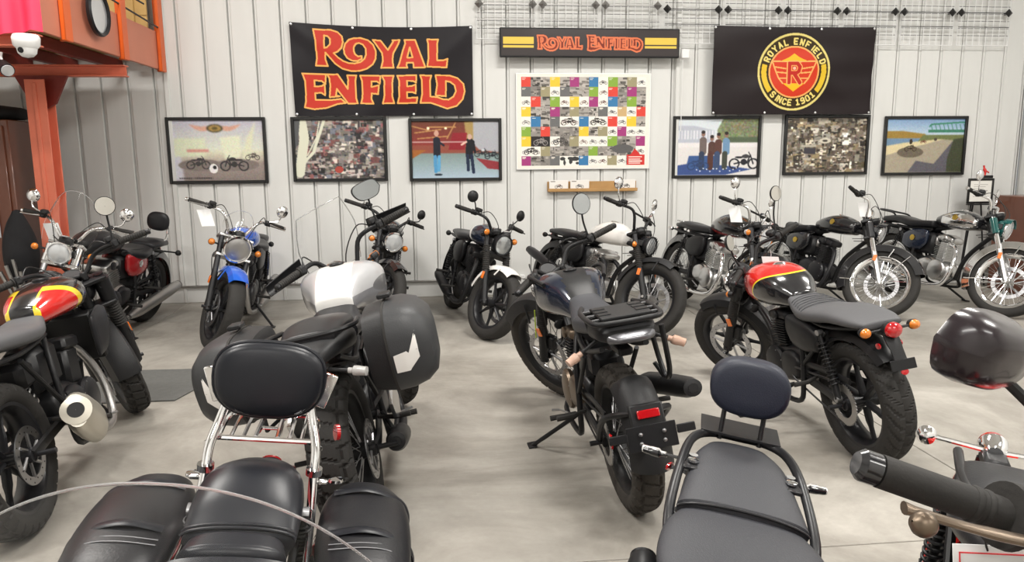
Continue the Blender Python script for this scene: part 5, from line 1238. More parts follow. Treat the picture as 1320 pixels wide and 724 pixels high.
# 1 — black roadster with red and yellow tank at the left
def fn1(c):
    x, y, z = c
    a = abs(y)
    if a > .03 and z > .82:
        if .60 < x < .80 and z < .915: return 1
        if .80 <= x < .845 and z < .93 : return 2
        if .56 < x <= .60 and z < .90: return 2
    return 0
b1 = bike(dict(drop=.03, no_mirror=(1,), label='black roadster with red and yellow tank and short champagne muffler at far left', x=-1.69, y=2.98, h=96, lean=9, steer=30, wb=1.44, rF=.30, rR=.31, wF=.125, wR=.155, hi=2, rake=22, tread='block', wheel='cast', nspoke=6, rim_mat='satin_black', disc_r=-1,
    fork_r=.026, fork_tube='matte_black', fork_cover='matte_black', gaiter=True, front_fender='hugger', fender_mat='black_plastic', engine='liquid', engine_mat='matte_black', cover_mat='satin_black', fork_top=.86, gh=1.0, gw=.40,
    tank=[(.50, .835, .075, .045, .06), (.60, .85, .12, .075, .08), (.74, .86, .15, .095, .09), (.86, .86, .15, .095, .09), (.97, .85, .115, .075, .075)], tank_mats=['tank_scheme_roadster'], tank_rnd=(.35, .6), cap_mat='matte_black',
    seats=[dict(secs=[(-.16, .80, .09, .03, .03), (.0, .80, .12, .045, .04), (.2, .785, .135, .045, .05), (.38, .775, .12, .04, .05), (.50, .80, .08, .035, .04)], mat='seat_grey')], exhaust='stub', exhaust_mat='champagne', pipe_mat='dull_aluminium', tip_mat='champagne', muf_r=.075, muf_prof=[.035, .065, .078, .08, .078, .07, .058], muf_flat=(1.25, .8, (0, 0, 1)),
    radiator=True, shocks='mono', spring_mat='dull_aluminium', mirror='round', mirror_mats=('matte_black', 'matte_black'), mz=.20, mo=.04, chain=1, rear_fender='none', tail_light='block', sig_shape='round', tail_x=-.22, side_reflector=False, front_sig=False, arm_mat='matte_black', hl_mat='matte_black'))
# 2 — chrome and red cruiser tourer behind it
b2 = bike(dict(drop=.0, label='cruiser with red side cover, clear windshield and small backrest near the orange column', x=-2.80, y=7.12, h=262, lean=9, steer=12, wb=1.45, rF=.33, rR=.315, wF=.10, wR=.15, hi=0, fork_top=.86, gh=1.03, gw=.40, bar_mat='chrome', clamp_mat='chrome', lever_mat='chrome', sw_mat='black_plastic',
    fork_cover='chrome', fork_low='aluminium', front_fender='classic', fender_mat='black_paint', hl_mat='chrome', wheel='cast', nspoke=9, engine='twin', engine_mat='dull_aluminium', cover_mat='satin_black', head_mat='aluminium', exhaust='long', exhaust_mat='dull_aluminium', pipe_mat='dull_aluminium', muf_r=.05,
    tank=tk(.50, .50, .83, .155, .10), tank_mats=['satin_black'], badge='chrome', seats=[dict(secs=[(.14, .70, .14, .05, .05), (.30, .69, .17, .045, .05), (.46, .71, .12, .04, .04)], mat='leather'), dict(secs=[(-.22, .73, .10, .035, .03), (-.05, .74, .13, .045, .035), (.08, .73, .12, .04, .04)], mat='leather')],
    side_mat='maroon_paint', side_badge='chrome', mirror='round', mirror_mats=('chrome', 'chrome'), mz=.13, mo=.10, elbow=True, sig_y=.2, rsig_y=.22, sig_shell='matte_black', chain=1, tail_z=.66, pods=1))
r = b2['root']
bk = mk('backrest', G().loft([(-.215, .93, .09, .075, .075), (-.20, .93, .105, .09, .09), (-.175, .93, .10, .085, .085)], n=28, e=2.6, k=3, rnd=(.25, .25)), 'leather', r)
mk('backrest_post', G().tube([(-.10, .09, .74), (-.20, .09, .80), (-.215, .08, .92)], .009, 8, smooth=4).tube([(-.10, -.09, .74), (-.20, -.09, .80), (-.215, -.08, .92)], .009, 8, smooth=4), 'chrome', bk)
wsf = lambda u, v: V(b2['hx']-.02-.12*v-.07*(2*u-1)**2, (2*u-1)*(.17+.02*math.sin(PI*v)), .88+(.40-.16*abs(2*u-1)**2.5)*v)
ws = mk('windshield', G().sheet(wsf, 20, 12, .004), 'glass', r, b2['ST'])
mk('shield_edge_highlight', G().tube([wsf(q/28, 1) for q in range(29)], .003, 6), 'glass_edge_highlight', ws, b2['ST'])
# 3 — blue fendered cruiser
b3 = bike(dict(label='cruiser with bright blue front fender and chrome headlight nacelle', x=-1.88, y=7.36, h=274, lean=9.5, steer=28, wb=1.46, rF=.325, rR=.315, wF=.13, wR=.15, hi=1, fork_top=.86, gh=1.05, gw=.40, bar_mat='chrome', clamp_mat='aluminium', lever_mat='aluminium', disc_f=-1,
    fork_low='matte_black', fork_tube='satin_black', fork_y=.115, front_fender='stub', fender_mat='blue_paint', rfender_mat='blue_paint', hl_mat='chrome', lens_mat='dull_aluminium', hr=.105, peak=True, hz=.80, wheel='cast', nspoke=8, engine='twin', engine_mat='satin_black', cover_mat='satin_black', exhaust='long', exhaust_mat='dull_aluminium', muf_r=.05,
    tank=tk(.50, .48, .82, .14, .095), tank_mats=['blue_paint'], seats=[dict(secs=[(.10, .71, .13, .05, .05), (.28, .70, .16, .045, .05), (.45, .72, .11, .04, .04)], mat='leather'), dict(secs=[(-.2, .74, .09, .03, .03), (-.04, .745, .11, .04, .03), (.06, .735, .10, .035, .035)], mat='leather')],
    side_mat='satin_black', mirror='round', mirror_mats=('chrome', 'chrome'), mz=.13, mo=.10, elbow=True, no_mirror=(-1,), chain=1, sig_y=.19, tail_z=.68))
r = b3['root']
wsf = lambda u, v: V(b3['hx']-.05-.08*v-.05*(2*u-1)**2, (2*u-1)*(.12+.01*math.sin(PI*v)), .90+(.20-.10*abs(2*u-1)**2.5)*v)
ws = mk('windshield', G().sheet(wsf, 16, 8, .004), 'glass', r, b3['ST']); mk('shield_edge_highlight', G().tube([wsf(q/24, 1) for q in range(25)], .0025, 6), 'glass_edge_highlight', ws, b3['ST'])
# 5 — black twin behind the silver bike
b5 = bike(dict(label='black roadster with round headlight standing right behind the silver bike', x=-.60, y=7.62, h=272, lean=8, steer=32, wb=1.38, rF=.32, rR=.315, hi=0, fork_top=.86, gh=1.0, gw=.39, fork_low='matte_black', fork_tube='satin_black', front_fender='short', fender_mat='black_paint', hz=.80, hr=.085, ring_mat='chrome', hl_mat='black_paint',
    wheel='cast', engine='single', engine_mat='satin_black', cover_mat='satin_black', exhaust='low', exhaust_mat='matte_black', tank=classic_tank, tank_mats=['black_paint'], seats=bench, mirror='round', mirror_mats=('matte_black', 'matte_black'), mz=.10, mo=.10, elbow=True, no_mirror=(-1,), sig_y=.17, sig_dz=-.03, mr=.045))
# 6 — black roadster with white front fender tip
b6 = bike(dict(label='black roadster with white front fender tip in the middle of the back row', x=.12, y=7.33, h=281, lean=11, steer=24, wb=1.38, rF=.298, rR=.298, wF=.125, wR=.14, hi=1, fork_top=.83, gh=.97, gw=.37, fork_low='matte_black', fork_tube='matte_black', gaiter=True, front_fender='short', fender_mat='white_paint', rfender_mat='matte_black', hz=.785, hr=.088, ring_mat='satin_black', lens_mat='grey_mirror', hl_mat='matte_black',
    wheel='cast', nspoke=7, engine='single', engine_mat='matte_black', cover_mat='matte_black', exhaust='low', exhaust_mat='matte_black', tank=tk(.50, .46, .81, .13, .09), tank_mats=['navy_paint', 'white_paint', 'orange_reflector'], tank_fn=lambda c: (1 if (.70 < c.x < .76 and abs(c.y) > .05) else 0), seats=[dict(secs=[(-.1, .765, .10, .03, .03), (.05, .765, .12, .04, .04), (.24, .755, .13, .04, .045), (.48, .765, .085, .035, .04)], mat='leather')],
    mirror='round', mirror_mats=('matte_black', 'matte_black'), mz=.12, mo=.07, no_mirror=(), mr=.05, sig_y=.16, sig_dz=.06, tail_z=.73, side_mat='matte_black', pods=2))
# 7 — white tank roadster
b7 = bike(dict(label='black and white roadster with rounded white tank and caged headlight in the back row', drop=.03, x=1.12, y=7.15, h=293, lean=11, steer=22, wb=1.4, rF=.325, rR=.315, wF=.105, wR=.13, hi=1, fork_top=.85, gh=1.06, gw=.39, crossbar=True, fork_low='matte_black', fork_tube='satin_black', gaiter=True, refl_mat='orange_reflector', front_fender='short', fender_mat='black_plastic', hz=.79, hr=.085, ring_mat='matte_black', lens_mat='lamp_glass', grille=True, bracket=True,
    wheel='wire', rim_mat='matte_black', hub_mat='dull_aluminium', engine='twin', engine_mat='dull_aluminium', cover_mat='aluminium', exhaust='upswept', exhaust_mat='satin_black', pipe_mat='satin_black', tank=tk(.50, .48, .83, .14, .115), tank_mats=['white_paint'], seats=[dict(secs=[(-.14, .79, .10, .03, .03), (.05, .79, .125, .045, .04), (.24, .775, .135, .045, .045), (.5, .785, .085, .035, .04)], mat='leather')],
    mirror='round', mirror_mats=('chrome', 'chrome'), mz=.16, mo=.09, elbow=True, pods=2, pod_ring='satin_black', sig_y=.15, sig_dz=-.03, side_mat='matte_black'))
# 9 — red and black twin with long chrome silencers
b9 = bike(dict(label='classic twin with red-edged black tank and long chrome silencers in the back row', drop=.01, x=2.47, y=7.40, h=280, lean=10, steer=22, wb=1.38, rF=.325, rR=.315, wF=.10, wR=.125, hi=1, fork_top=.85, gh=1.03, gw=.37, crossbar=True, bar_mat='chrome', fork_low='aluminium', fork_tube='satin_black', fork_cover='satin_black', front_fender='short', fender_mat='black_paint', hz=.80, hr=.085, hl_mat='black_paint', lens_mat='lamp_glass',
    wheel='wire', rim_mat='aluminium', hub_mat='aluminium', engine='twin', engine_mat='aluminium', cover_mat='aluminium', exhaust='long', exhaust_mat='chrome', muf_r=.045, tank=tk(.50, .50, .85, .135, .115, .10), tank_mats=['tank_scheme_twin'], cap_mat='chrome', seats=[dict(secs=[(-.12, .79, .10, .03, .03), (.05, .80, .13, .045, .04), (.24, .785, .135, .045, .045), (.5, .785, .085, .035, .04)], mat='leather', )],
    side_mat='matte_black', mirror='round', mirror_mats=('chrome', 'chrome'), mz=.16, mo=.08, elbow=True, pods=2, sig_y=.17, sig_shell='chrome', grab=(-.2, .12, .80, .10), grab_mat='chrome'))
# 10 — black classic with white-walled front wheel
b10 = bike(dict(drop=.02, label='black classic with gold tank badge and pale rimmed front wheel in the back row', x=3.64, y=7.66, h=283, lean=11, steer=36, wb=1.39, rF=.33, rR=.325, wF=.09, wR=.12, hi=1, fork_top=.87, gh=1.07, gw=.38, bar_mat='chrome', fork_low='aluminium', fork_tube='chrome', fork_cover='satin_black', front_fender='classic', fender_mat='black_paint', stay_mat='chrome', hz=.81, hr=.09, hl_mat='black_paint', peak=True, lens_mat='lamp_glass',
    wheel='wire', rim_mat='chrome', hub_mat='aluminium', ww=True, engine='single', engine_mat='satin_black', cover_mat='satin_black', exhaust='long', exhaust_mat='satin_black', tank=tk(.50, .48, .83, .13, .095), tank_mats=['black_paint'], badge='gold_badge', seats=[dict(secs=[(.12, .755, .12, .06, .04), (.28, .745, .155, .05, .05), (.44, .765, .11, .04, .04)], mat='leather')],
    side_mat='black_paint', side_badge='gold_badge', mirror=None, sig_shell='chrome', front_sig=False))
# 11 — green and chrome classic at the right end
b11 = bike(dict(label='classic with teal fork covers and chrome tank side, rightmost of the back row', x=4.92, y=7.58, h=279, lean=9, steer=28, wb=1.39, rF=.335, rR=.325, wF=.09, wR=.12, hi=1, fork_top=.88, gh=1.05, gw=.38, bar_mat='chrome', lever_mat='chrome', fork_low='aluminium', fork_tube='chrome', fork_cover='green_paint', front_fender='classic', fender_mat='chrome', rfender_mat='black_paint', stay_mat='chrome', hz=.81, hr=.09, hl_mat='green_paint', peak=True, lens_mat='lamp_glass',
    wheel='wire', rim_mat='chrome', hub_mat='aluminium', ww=False, engine='single', engine_mat='aluminium', cover_mat='aluminium', exhaust='long', exhaust_mat='chrome', tank=tk(.52, .46, .84, .13, .095), tank_mats=['black_paint', 'chrome', 'green_paint'], tank_fn=lambda c: (1 if (abs(c.y) > .07 and c.x > .62 and c.z < .91) else 0), badge='gold_badge', seats=[dict(secs=[(-.16, .785, .11, .04, .03), (.04, .795, .135, .05, .04), (.26, .77, .145, .045, .05), (.5, .785, .09, .035, .04)], mat='leather')],
    side_mat='navy_paint', side_badge='gold_badge', mirror='round', mirror_mats=('chrome', 'chrome'), mz=.16, mo=.08, elbow=True, sig_shell='chrome', front_sig=False, grab=(-.28, .02, .86, .10), grab_mat='satin_black', heat_shield='chrome'))
# 12 — red and black roadster at the right
def fn12(c):
    x, y, z = c
    if x < .79 - (z-.80)*.35 - .0 and z < .915: return 1
    if x < .60: return 1
    return 0
b12 = bike(dict(drop=.07, label='roadster with red and black tank, grey ribbed seat and round red tail light', x=2.09, y=3.27, h=93, lean=8, steer=36, wb=1.37, rF=.298, rR=.305, wF=.115, wR=.15, hi=2, tread='zig', wheel='cast', nspoke=6, rim_mat='satin_black', fork_top=.83, gh=.985, gw=.38, fork_r=.022, fork_low='matte_black', fork_tube='satin_black', fork_cover='matte_black', gaiter=True, front_fender='short', fender_mat='matte_black', rfender_mat='matte_black', hz=.78,
    engine='single', engine_mat='matte_black', cover_mat='matte_black', exhaust='low', exhaust_mat='matte_black', tank=[(.50, .80, .075, .05, .07), (.58, .825, .125, .085, .10), (.70, .835, .155, .115, .13), (.84, .835, .155, .115, .135), (.96, .825, .115, .09, .12)], tank_e=2.4, tank_rnd=(.4, .6), tank_mats=['tank_scheme_red_black'], cap_mat='chrome',
    seats=[dict(secs=[(-.17, .80, .095, .02, .025), (-.08, .80, .125, .035, .035), (.08, .795, .14, .045, .045), (.22, .77, .14, .045, .055), (.36, .755, .13, .045, .06), (.50, .79, .09, .035, .045)], mat='seat_grey', ribs=[(.30+.028*q, .765+.003*q, .135-.006*q, .047) for q in range(6)], rib_mat='seat_charcoal')],
    mirror='round', mirror_mats=('matte_black', 'matte_black'), mz=.19, mo=.04, mr=.048, shocks='twin', chain=1, tail_x=-.24, tail_z=.785, tl_r=.040, rear_fender='short', rf_end=134, mo_right=.07, mz_right=.05, sig_lens='amber', rsig_y=.12, pods=1, side_mat='matte_black', disc_r=-1))
# 8 — matte black scrambler in the centre
b8 = bike(dict(label='matte black scrambler with flat rear rack and low rear mudguard in the centre foreground', drop=.05, x=.82, y=2.92, h=92, lean=8, steer=36, wb=1.43, rF=.345, rR=.315, wF=.10, wR=.13, hi=2, tread='block', tire_mat='rubber_dusty', wheel='wire', rim_mat='matte_black', hub_mat='matte_black', fork_top=.88, gh=1.0, gw=.39, crossbar=False, fork_low='matte_black', fork_tube='steel', gaiter=True, front_fender='hugger', fender_mat='black_plastic', hz=.82, hfwd=.07,
    engine='single', engine_mat='satin_black', cover_mat='bronze', exhaust='high', exhaust_mat='matte_black', muf_r=.05, tank=[(.48, .83, .08, .05, .06), (.60, .86, .12, .08, .10), (.74, .875, .165, .095, .13), (.88, .87, .185, .09, .14), (1.0, .85, .14, .06, .08)], tank_e=3.0, tank_mats=['navy_paint', 'matte_black'], tank_fn=lambda c: (1 if abs(c.y) < .07 else 0), cap_mat='matte_black', tank_rnd=(.3, .5),
    seats=[dict(secs=[(-.16, .87, .10, .03, .03), (-.02, .87, .12, .04, .04), (.16, .84, .13, .045, .05), (.30, .815, .115, .045, .05), (.46, .83, .085, .05, .05), (.58, .875, .07, .05, .05)], mat='seat_charcoal', e=3.2)],
    mirror='oval' and 'round', mirror_glass='grey_mirror', mirror_mats=('matte_black', 'matte_black'), no_mirror=(1,), mz=.20, mo=.03, mr=.06, shocks='mono', spring_mat='aluminium', chain=1, tail_light=None, rear_fender='none', rear_sig=False, front_sig=False, plate=False, tail_z=.80, tail_x=-.16, side_reflector=False, pod_ring='matte_black'))
r = b8['root']
rk = G()
rk.tube([(.06, .11, .93), (-.06, .14, .935), (-.24, .13, .935), (-.27, .06, .935), (-.27, -.06, .935), (-.24, -.13, .935), (-.06, -.14, .935), (.06, -.11, .93)], .011, 10, smooth=6)
for q in (-.05, -.13, -.20): rk.tube([(q, -.14, .935), (q, .14, .935)], .009, 8)
for sd in (-1, 1): rk.tube([(-.02, sd*.12, .93), (-.04, sd*.11, .86)], .009, 8)
ro = mk('rear_rack', rk, 'matte_black', r); mk('rack_plate', G().box((-.14, 0, .945), (.20, .20, .012), b=.005), 'black_plastic', ro)
for sd in (-1, 1):
    for q in range(3): mk('rack_slot', G().box((-.08-q*.05, sd*.075, .9525), (.03, .05, .004), b=.001), 'matte_black', ro)
t = mk('tail_light', G().loft([(-.24, .875, .10, .028, .028), (-.18, .88, .12, .035, .04), (-.05, .87, .12, .04, .05)], n=20, e=3.5), 'black_plastic', r); mk('tail_lens', G().loft([(-.285, .868, .07, .012, .014), (-.262, .87, .095, .022, .022)], n=20, e=3.5, k=2), 'dark_silver', t)
signal(r, (-.12, .10, .84), (-.15, .185, .80), 'peach_lens', 'black_plastic', 'leaf', None, (-1, 0, 0)); signal(r, (-.12, -.10, .84), (-.15, -.185, .80), 'peach_lens', 'black_plastic', 'leaf', None, (-1, 0, 0))
# low hugger mudguard with lamp and plate holder
hg = mk('low_mudguard', G().arc(0, .315, fender_prof(.315+.05, .17, crown=.05, skirt=.02, t=.006), 118, 178, 26), 'black_plastic', r)
mk('mudguard_arm', G().tube([(0, .12, .33), (-.20, .13, .50), (-.33, .05, .56)], .014, 8, smooth=5).tube([(0, -.12, .33), (-.20, -.13, .50), (-.33, -.05, .56)], .014, 8, smooth=5), 'matte_black', hg)
lp = mk('lamp_bracket', G().box((-.345, 0, .54), (.03, .13, .12), Matrix.Rotation(R(20), 3, 'Y'), b=.012), 'matte_black', r)
mk('tail_lens', G().box((-.366, 0, .565), (.014, .085, .036), Matrix.Rotation(R(20), 3, 'Y'), b=.005), 'red_lens', lp)
mk('plate_holder', G().box((-.385, 0, .47), (.008, .19, .10), Matrix.Rotation(R(14), 3, 'Y'), b=.004).box((-.39, .13, .485), (.012, .07, .035), Matrix.Rotation(R(14), 3, 'Y'), b=.004).box((-.39, -.13, .485), (.012, .07, .035), Matrix.Rotation(R(14), 3, 'Y'), b=.004), 'matte_black', lp)
for yy_ in (-.045, .045):
    for zz in (.45, .49): mk('plate_bolt', G().lathe([(.008, 0), (.008, .004), (.001, .006)], (-.392, yy_, zz), (-1, 0, .2), 10), 'steel', lp)
mk('reflector', G().box((-.36, .15, .47), (.02, .008, .06), b=.003), 'red_lens', lp)
# upright rack stays on the right side
mk('pannier_stay', G().tube([(-.02, -.14, .90), (-.02, -.17, .68), (-.10, -.17, .60), (-.18, -.16, .68), (-.20, -.14, .88)], .011, 8, smooth=5), 'matte_black', r)
# handguards on the scrambler bars
tnk = G()
for sd in (-1, 1): tnk.tube([(.70, sd*.155, .93), (.86, sd*.195, .95), (1.0, sd*.17, .92), (1.02, sd*.12, .80)], .011, 10, smooth=6)
mk('tank_guard', tnk, 'matte_black', r)
mk('fork_stripe', G().tube([(b8['fx'](.72)+.035, .125, .72), (b8['fx'](.5)+.035, .125, .5)], .004, 6), 'lime', r, b8['ST'])

# 4 — silver adventure tourer with hard cases
b4 = bike(dict(label='silver adventure tourer with dark hard side cases and knobbly rear tyre, left of centre', drop=.06, x=-.32, y=2.84, h=89, lean=11, steer=38, wb=1.50, rF=.345, rR=.33, wF=.10, wR=.165, hi=2, tread='block', wheel='wire', rim_mat='matte_black', hub_mat='matte_black', rake=25, fork_top=.93, gh=1.11, gw=.41, pull=.10, fork_r=.026, fork_low='matte_black', fork_tube='steel', front_fender='hugger', fender_mat='black_plastic', hz=.95, hr=.08, hfwd=.13,
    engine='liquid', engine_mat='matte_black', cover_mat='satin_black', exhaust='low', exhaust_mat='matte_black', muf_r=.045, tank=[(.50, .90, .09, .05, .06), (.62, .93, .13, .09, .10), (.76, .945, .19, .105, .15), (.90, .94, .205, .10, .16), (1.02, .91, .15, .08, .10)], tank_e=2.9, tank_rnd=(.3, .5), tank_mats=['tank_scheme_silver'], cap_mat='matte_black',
    seats=[dict(secs=[(-.16, .90, .10, .03, .03), (.0, .90, .125, .045, .04), (.14, .89, .13, .045, .045)], mat='leather'), dict(secs=[(.18, .84, .13, .045, .05), (.34, .835, .135, .04, .045), (.52, .87, .09, .04, .04)], mat='leather')], handguard=True,
    mirror='hex', mirror_glass='grey_mirror', mirror_mats=('matte_black', 'matte_black'), mz=.19, mo=.03, mr=.06, no_mirror=(1,), shocks='mono', chain=1, tail_light=None, rear_fender='none', radiator=True, shroud_mat='silver_paint', sig_shape='leaf', rear_sig=False, plate=False, tail_z=.82, side_reflector=False, pod_ring='matte_black'))
r = b4['root']
# windscreen
ws = mk('windscreen', G().sheet(lambda u, v: V(b4['hx']-.02-.17*v+.06*math.sin(PI*u)-.03, (u-.5)*2*(.155+.03*math.sin(v*2.6)-.075*max(0, v-.55)), .98+.36*v), 20, 16, .004), 'glass', r, b4['ST'])
edge = []
fw = lambda u, v: V(b4['hx']-.02-.17*v+.06*math.sin(PI*u)-.03, (u-.5)*2*(.155+.03*math.sin(v*2.6)-.075*max(0, v-.55)), .98+.36*v)
for q in range(17): edge.append(fw(0, q/16))
for q in range(1, 17): edge.append(fw(q/16, 1))
for q in range(1, 17): edge.append(fw(1, 1-q/16))
mk('screen_edge_highlight', G().tube(edge, .003, 6), 'glass_edge_highlight', ws, b4['ST'])
# tail unit
t = mk('tail_unit', G().loft([(-.26, .85, .07, .025, .03), (-.18, .86, .11, .04, .04), (-.02, .86, .14, .04, .06), (.12, .84, .13, .04, .07)], n=24, e=3), 'black_plastic', r)
mk('tail_light', G().loft([(-.312, .848, .05, .018, .018), (-.285, .85, .062, .025, .025)], n=18, e=4, k=2), 'dark_silver', r)
for q in range(6):
    for w_ in range(3): pass
g = G()
for q in range(5):
    for w_ in range(3): g.box((-.318, -.04+q*.02, .838+w_*.011), (.006, .013, .007), b=.001)
mk('led_grid', g, 'lamp_glass', t)
signal(r, (-.24, .07, .80), (-.27, .15, .785), 'clear_lens', 'black_plastic', 'leaf', None, (-1, 0, 0)); signal(r, (-.24, -.07, .80), (-.27, -.15, .785), 'clear_lens', 'black_plastic', 'leaf', None, (-1, 0, 0))
mk('grab_rail', G().tube([(.10, .15, .90), (-.10, .17, .92), (-.22, .12, .93), (-.24, 0, .93), (-.22, -.12, .93), (-.10, -.17, .92), (.10, -.15, .90)], .010, 8, smooth=5), 'matte_black', r)
pr_ = mk('pannier_rail', G().tube([(.20, .16, .84), (-.22, .19, .84), (-.26, .19, .60), (.10, .19, .55), (.2, .17, .62)], .009, 8).tube([(.20, -.16, .84), (-.22, -.19, .84), (-.26, -.19, .60), (.10, -.19, .55), (.2, -.17, .62)], .009, 8), 'matte_black', r)
for sd in (-1, 1):
    M = Matrix.Translation((-.06, sd*(.325 if sd < 0 else .295), .795))
    # hard case: rounded wedge, lofted sideways
    secs = []
    def ring(y, hx_, zt, zb, cut):
        y *= 1.12; zt *= .88; zb *= .88
        P_ = [(-hx_, zt*.1), (-hx_*.95, zt*.62), (-hx_*.6, zt), (hx_*.55, zt), (hx_*.95, zt*.66), (hx_, zt*.1), (hx_*.9, -zb*.62), (hx_*.55, -zb), (-hx_*.5, -zb), (-hx_*.88, -zb*.6)]
        Q = catmull([(a, y, b) for a, b in P_+P_[:1]], 4)[:-1]; return [Vector(q) for q in Q]
    g = G().rings([ring(sd*-.105, .17, .15, .15, 0), ring(sd*-.10, .20, .18, .18, 0), ring(sd*-.03, .215, .195, .20, 0)])
    cs = mk('side_case', g, 'black_plastic', r, M)
    g = G().rings([ring(sd*-.028, .217, .197, .202, 0), ring(sd*.02, .215, .195, .20, 0), ring(sd*.07, .20, .175, .18, 0), ring(sd*.105, .165, .13, .14, 0), ring(sd*.115, .10, .08, .09, 0), ring(sd*.117, .01, .01, .01, 0)])
    mk('case_lid', g, 'grey_plastic', cs, M)
    mk('case_seal', G().rings([ring(sd*-.034, .219, .199, .204, 0), ring(sd*-.026, .219, .199, .204, 0)]), 'rubber', cs, M)
    # pale chevron on the rear outer corner of the lid
    SEC = [(-.028, .217, .197, .202), (.02, .215, .195, .20), (.07, .20, .175, .18), (.105, .165, .13, .14)]
    def rearx(y, z):
        for i in range(3):
            if y <= SEC[i+1][0] or i == 2:
                t = max(0, min(1, (y-SEC[i][0])/(SEC[i+1][0]-SEC[i][0]))); q = [SEC[i][k_]*(1-t)+SEC[i+1][k_]*t for k_ in range(4)]; break
        pts = ring(0, q[1], q[2], q[3], 0); best = 0
        for i in range(len(pts)):
            p0, p1 = pts[i], pts[(i+1) % len(pts)]
            if (p0.z-z)*(p1.z-z) <= 0 and p0.z != p1.z:
                xx_ = p0.x+(p1.x-p0.x)*(z-p0.z)/(p1.z-p0.z); best = min(best, xx_)
        return best
    def chev(u, v):
        if u < .5: t = u*2; y = -.02+.055*t; z0, z1 = -.065+.0*t, .01+.01*t
        else: t = (u-.5)*2; y = .035+.045*t; z0, z1 = -.055+.05*t, .01+.10*t
        z = z0+(z1-z0)*v; return V(rearx(y, z)-.0018, sd*y, z)
    mk('pale_chevron', G().sheet(chev, 16, 6, .002), 'white_paint', cs, M)
    mk('case_latch', G().box((.0, sd*-.03, .20), (.07, .05, .018), b=.005), 'black_plastic', cs, M)
mk('peg_plate', G().prism([(.22, .36), (.10, .40), (.05, .48), (.24, .56), (.28, .44)], -.215, -.20).prism([(.22, .36), (.10, .40), (.05, .48), (.24, .56), (.28, .44)], .20, .215), 'aluminium', r)

# 13 — black cruiser with sissy bar in the foreground
b13 = bike(dict(drop=.085, frame_drop=.13, label='black cruiser with chrome sissy bar, leather backrest and saddlebags at bottom left', x=-.58, y=1.90, h=275, lean=8, steer=0, wb=1.52, rF=.33, rR=.325, wF=.12, wR=.15, hi=1, wheel='wire', rim_mat='chrome', fork_top=.80, gh=.90, gw=.40, pull=.2, fork_low='aluminium', fork_cover='chrome', front_fender='classic', fender_mat='maroon_paint', hl_mat='chrome', hz=.74, engine='twin', engine_mat='aluminium', cover_mat='chrome', head_mat='chrome', exhaust='long',
    tank=tk(.62, .52, .74, .16, .09), tank_mats=['maroon_paint'], tail_z=.60, tail_x=-.30, lever_mat='chrome', bar_mat='chrome', rear_sig=False,
    seats=[dict(secs=[(-.04, .72, .09, .05, .04), (.08, .735, .122, .075, .05), (.20, .715, .13, .065, .05), (.285, .685, .125, .04, .05)], mat='vinyl', e=2.5, rnd=(.9, .3)), dict(secs=[(.335, .69, .105, .06, .06), (.385, .69, .115, .055, .06)], mat='vinyl', e=2.8, rnd=(.5, .4)), dict(secs=[(.42, .675, .15, .06, .05), (.55, .65, .18, .045, .05), (.68, .66, .13, .04, .04)], mat='vinyl', rnd=(.5, .6))],
    mirror=None, front_sig=False, plate=False, side_reflector=False))
r = b13['root']
for x_, z_, hw_ in ((.285, .727, .125), (.30, .725, .125)):
    mk('seat_piping', G().tube([V(x_, hw_*math.cos(a), z_-.03+.045*math.sin(a)**.6) for a in [PI*i/20 for i in range(1, 20)]], .005, 8), 'vinyl', r)
mk('chrome_trim_bar', G().box((.50, 0, .738), (.03, .10, .006), b=.002), 'chrome', r)
bp = G(); rings = []
def pad_ring(x, s_, hw=.150, hh=.10, zc=.99):
    P_ = []
    for i in range(40):
        a = 2*PI*i/40; c, sn = math.cos(a), math.sin(a)
        y = hw*s_*math.copysign(abs(c)**.72, c)*(1-.05*(1-sn)); z = hh*s_*math.copysign(abs(sn)**.8, sn); P_.append(V(x-.10*(z+.1)*1.2-.06, y, zc+z-.0))
    return P_
bk = mk('backrest', G().rings([pad_ring(-.03, .86), pad_ring(-.026, .95), pad_ring(-.01, 1.0), pad_ring(.0, 1.0), pad_ring(.018, .985), pad_ring(.030, .93), pad_ring(.036, .82), pad_ring(.041, .5), pad_ring(.042, .1)]), 'vinyl', r, ang=70)
mk('pad_piping', G().tube(pad_ring(.008, 1.0), .006, 8, loop=True), 'vinyl', bk)
sb = G()
for sd in (-1, 1):
    sb.tube([(-.11, sd*.105, .93), (-.095, sd*.12, .87), (-.06, sd*.138, .80), (-.03, sd*.14, .72), (.02, sd*.145, .55), (.03, sd*.145, .46)], .0125, 12, smooth=6)
sb.tube([(-.11, .115, .93), (-.118, .06, .955), (-.118, -.06, .955), (-.11, -.115, .93)], .0125, 10, smooth=4)
sbo = mk('sissy_bar', sb, 'chrome', r)
for sd in (-1, 1):
    mk('bar_bracket', G().box((-.118, sd*.14, .955), (.012, .05, .10), Matrix.Rotation(R(sd*-18), 3, 'X'), b=.006), 'chrome', sbo)
    mk('bar_joint', G().lathe([(.022, -.012), (.022, .012)], (-.035, sd*.14, .735), (.1, 0, 1), 14).lathe([(.010, 0), (.010, .03), (.006, .034)], (-.03, sd*.145, .70), (0, sd, 0), 10), 'chrome', sbo)
    mk('side_rail', G().tube([(-.03, sd*.145, .60), (.2, sd*.15, .58), (.42, sd*.155, .56)], .016, 10, flat=(1.4, .5, (0, 0, 1))), 'chrome', sbo)
lr = G()
lr.tube([(-.06, .15, .80), (-.12, .13, .80), (-.30, .125, .80), (-.32, .06, .80), (-.30, .03, .80), (-.12, .03, .80)], .008, 8, smooth=5)
lr.tube([(-.06, -.15, .80), (-.12, -.13, .80), (-.30, -.125, .80), (-.32, -.06, .80), (-.30, -.03, .80), (-.12, -.03, .80)], .008, 8, smooth=5)
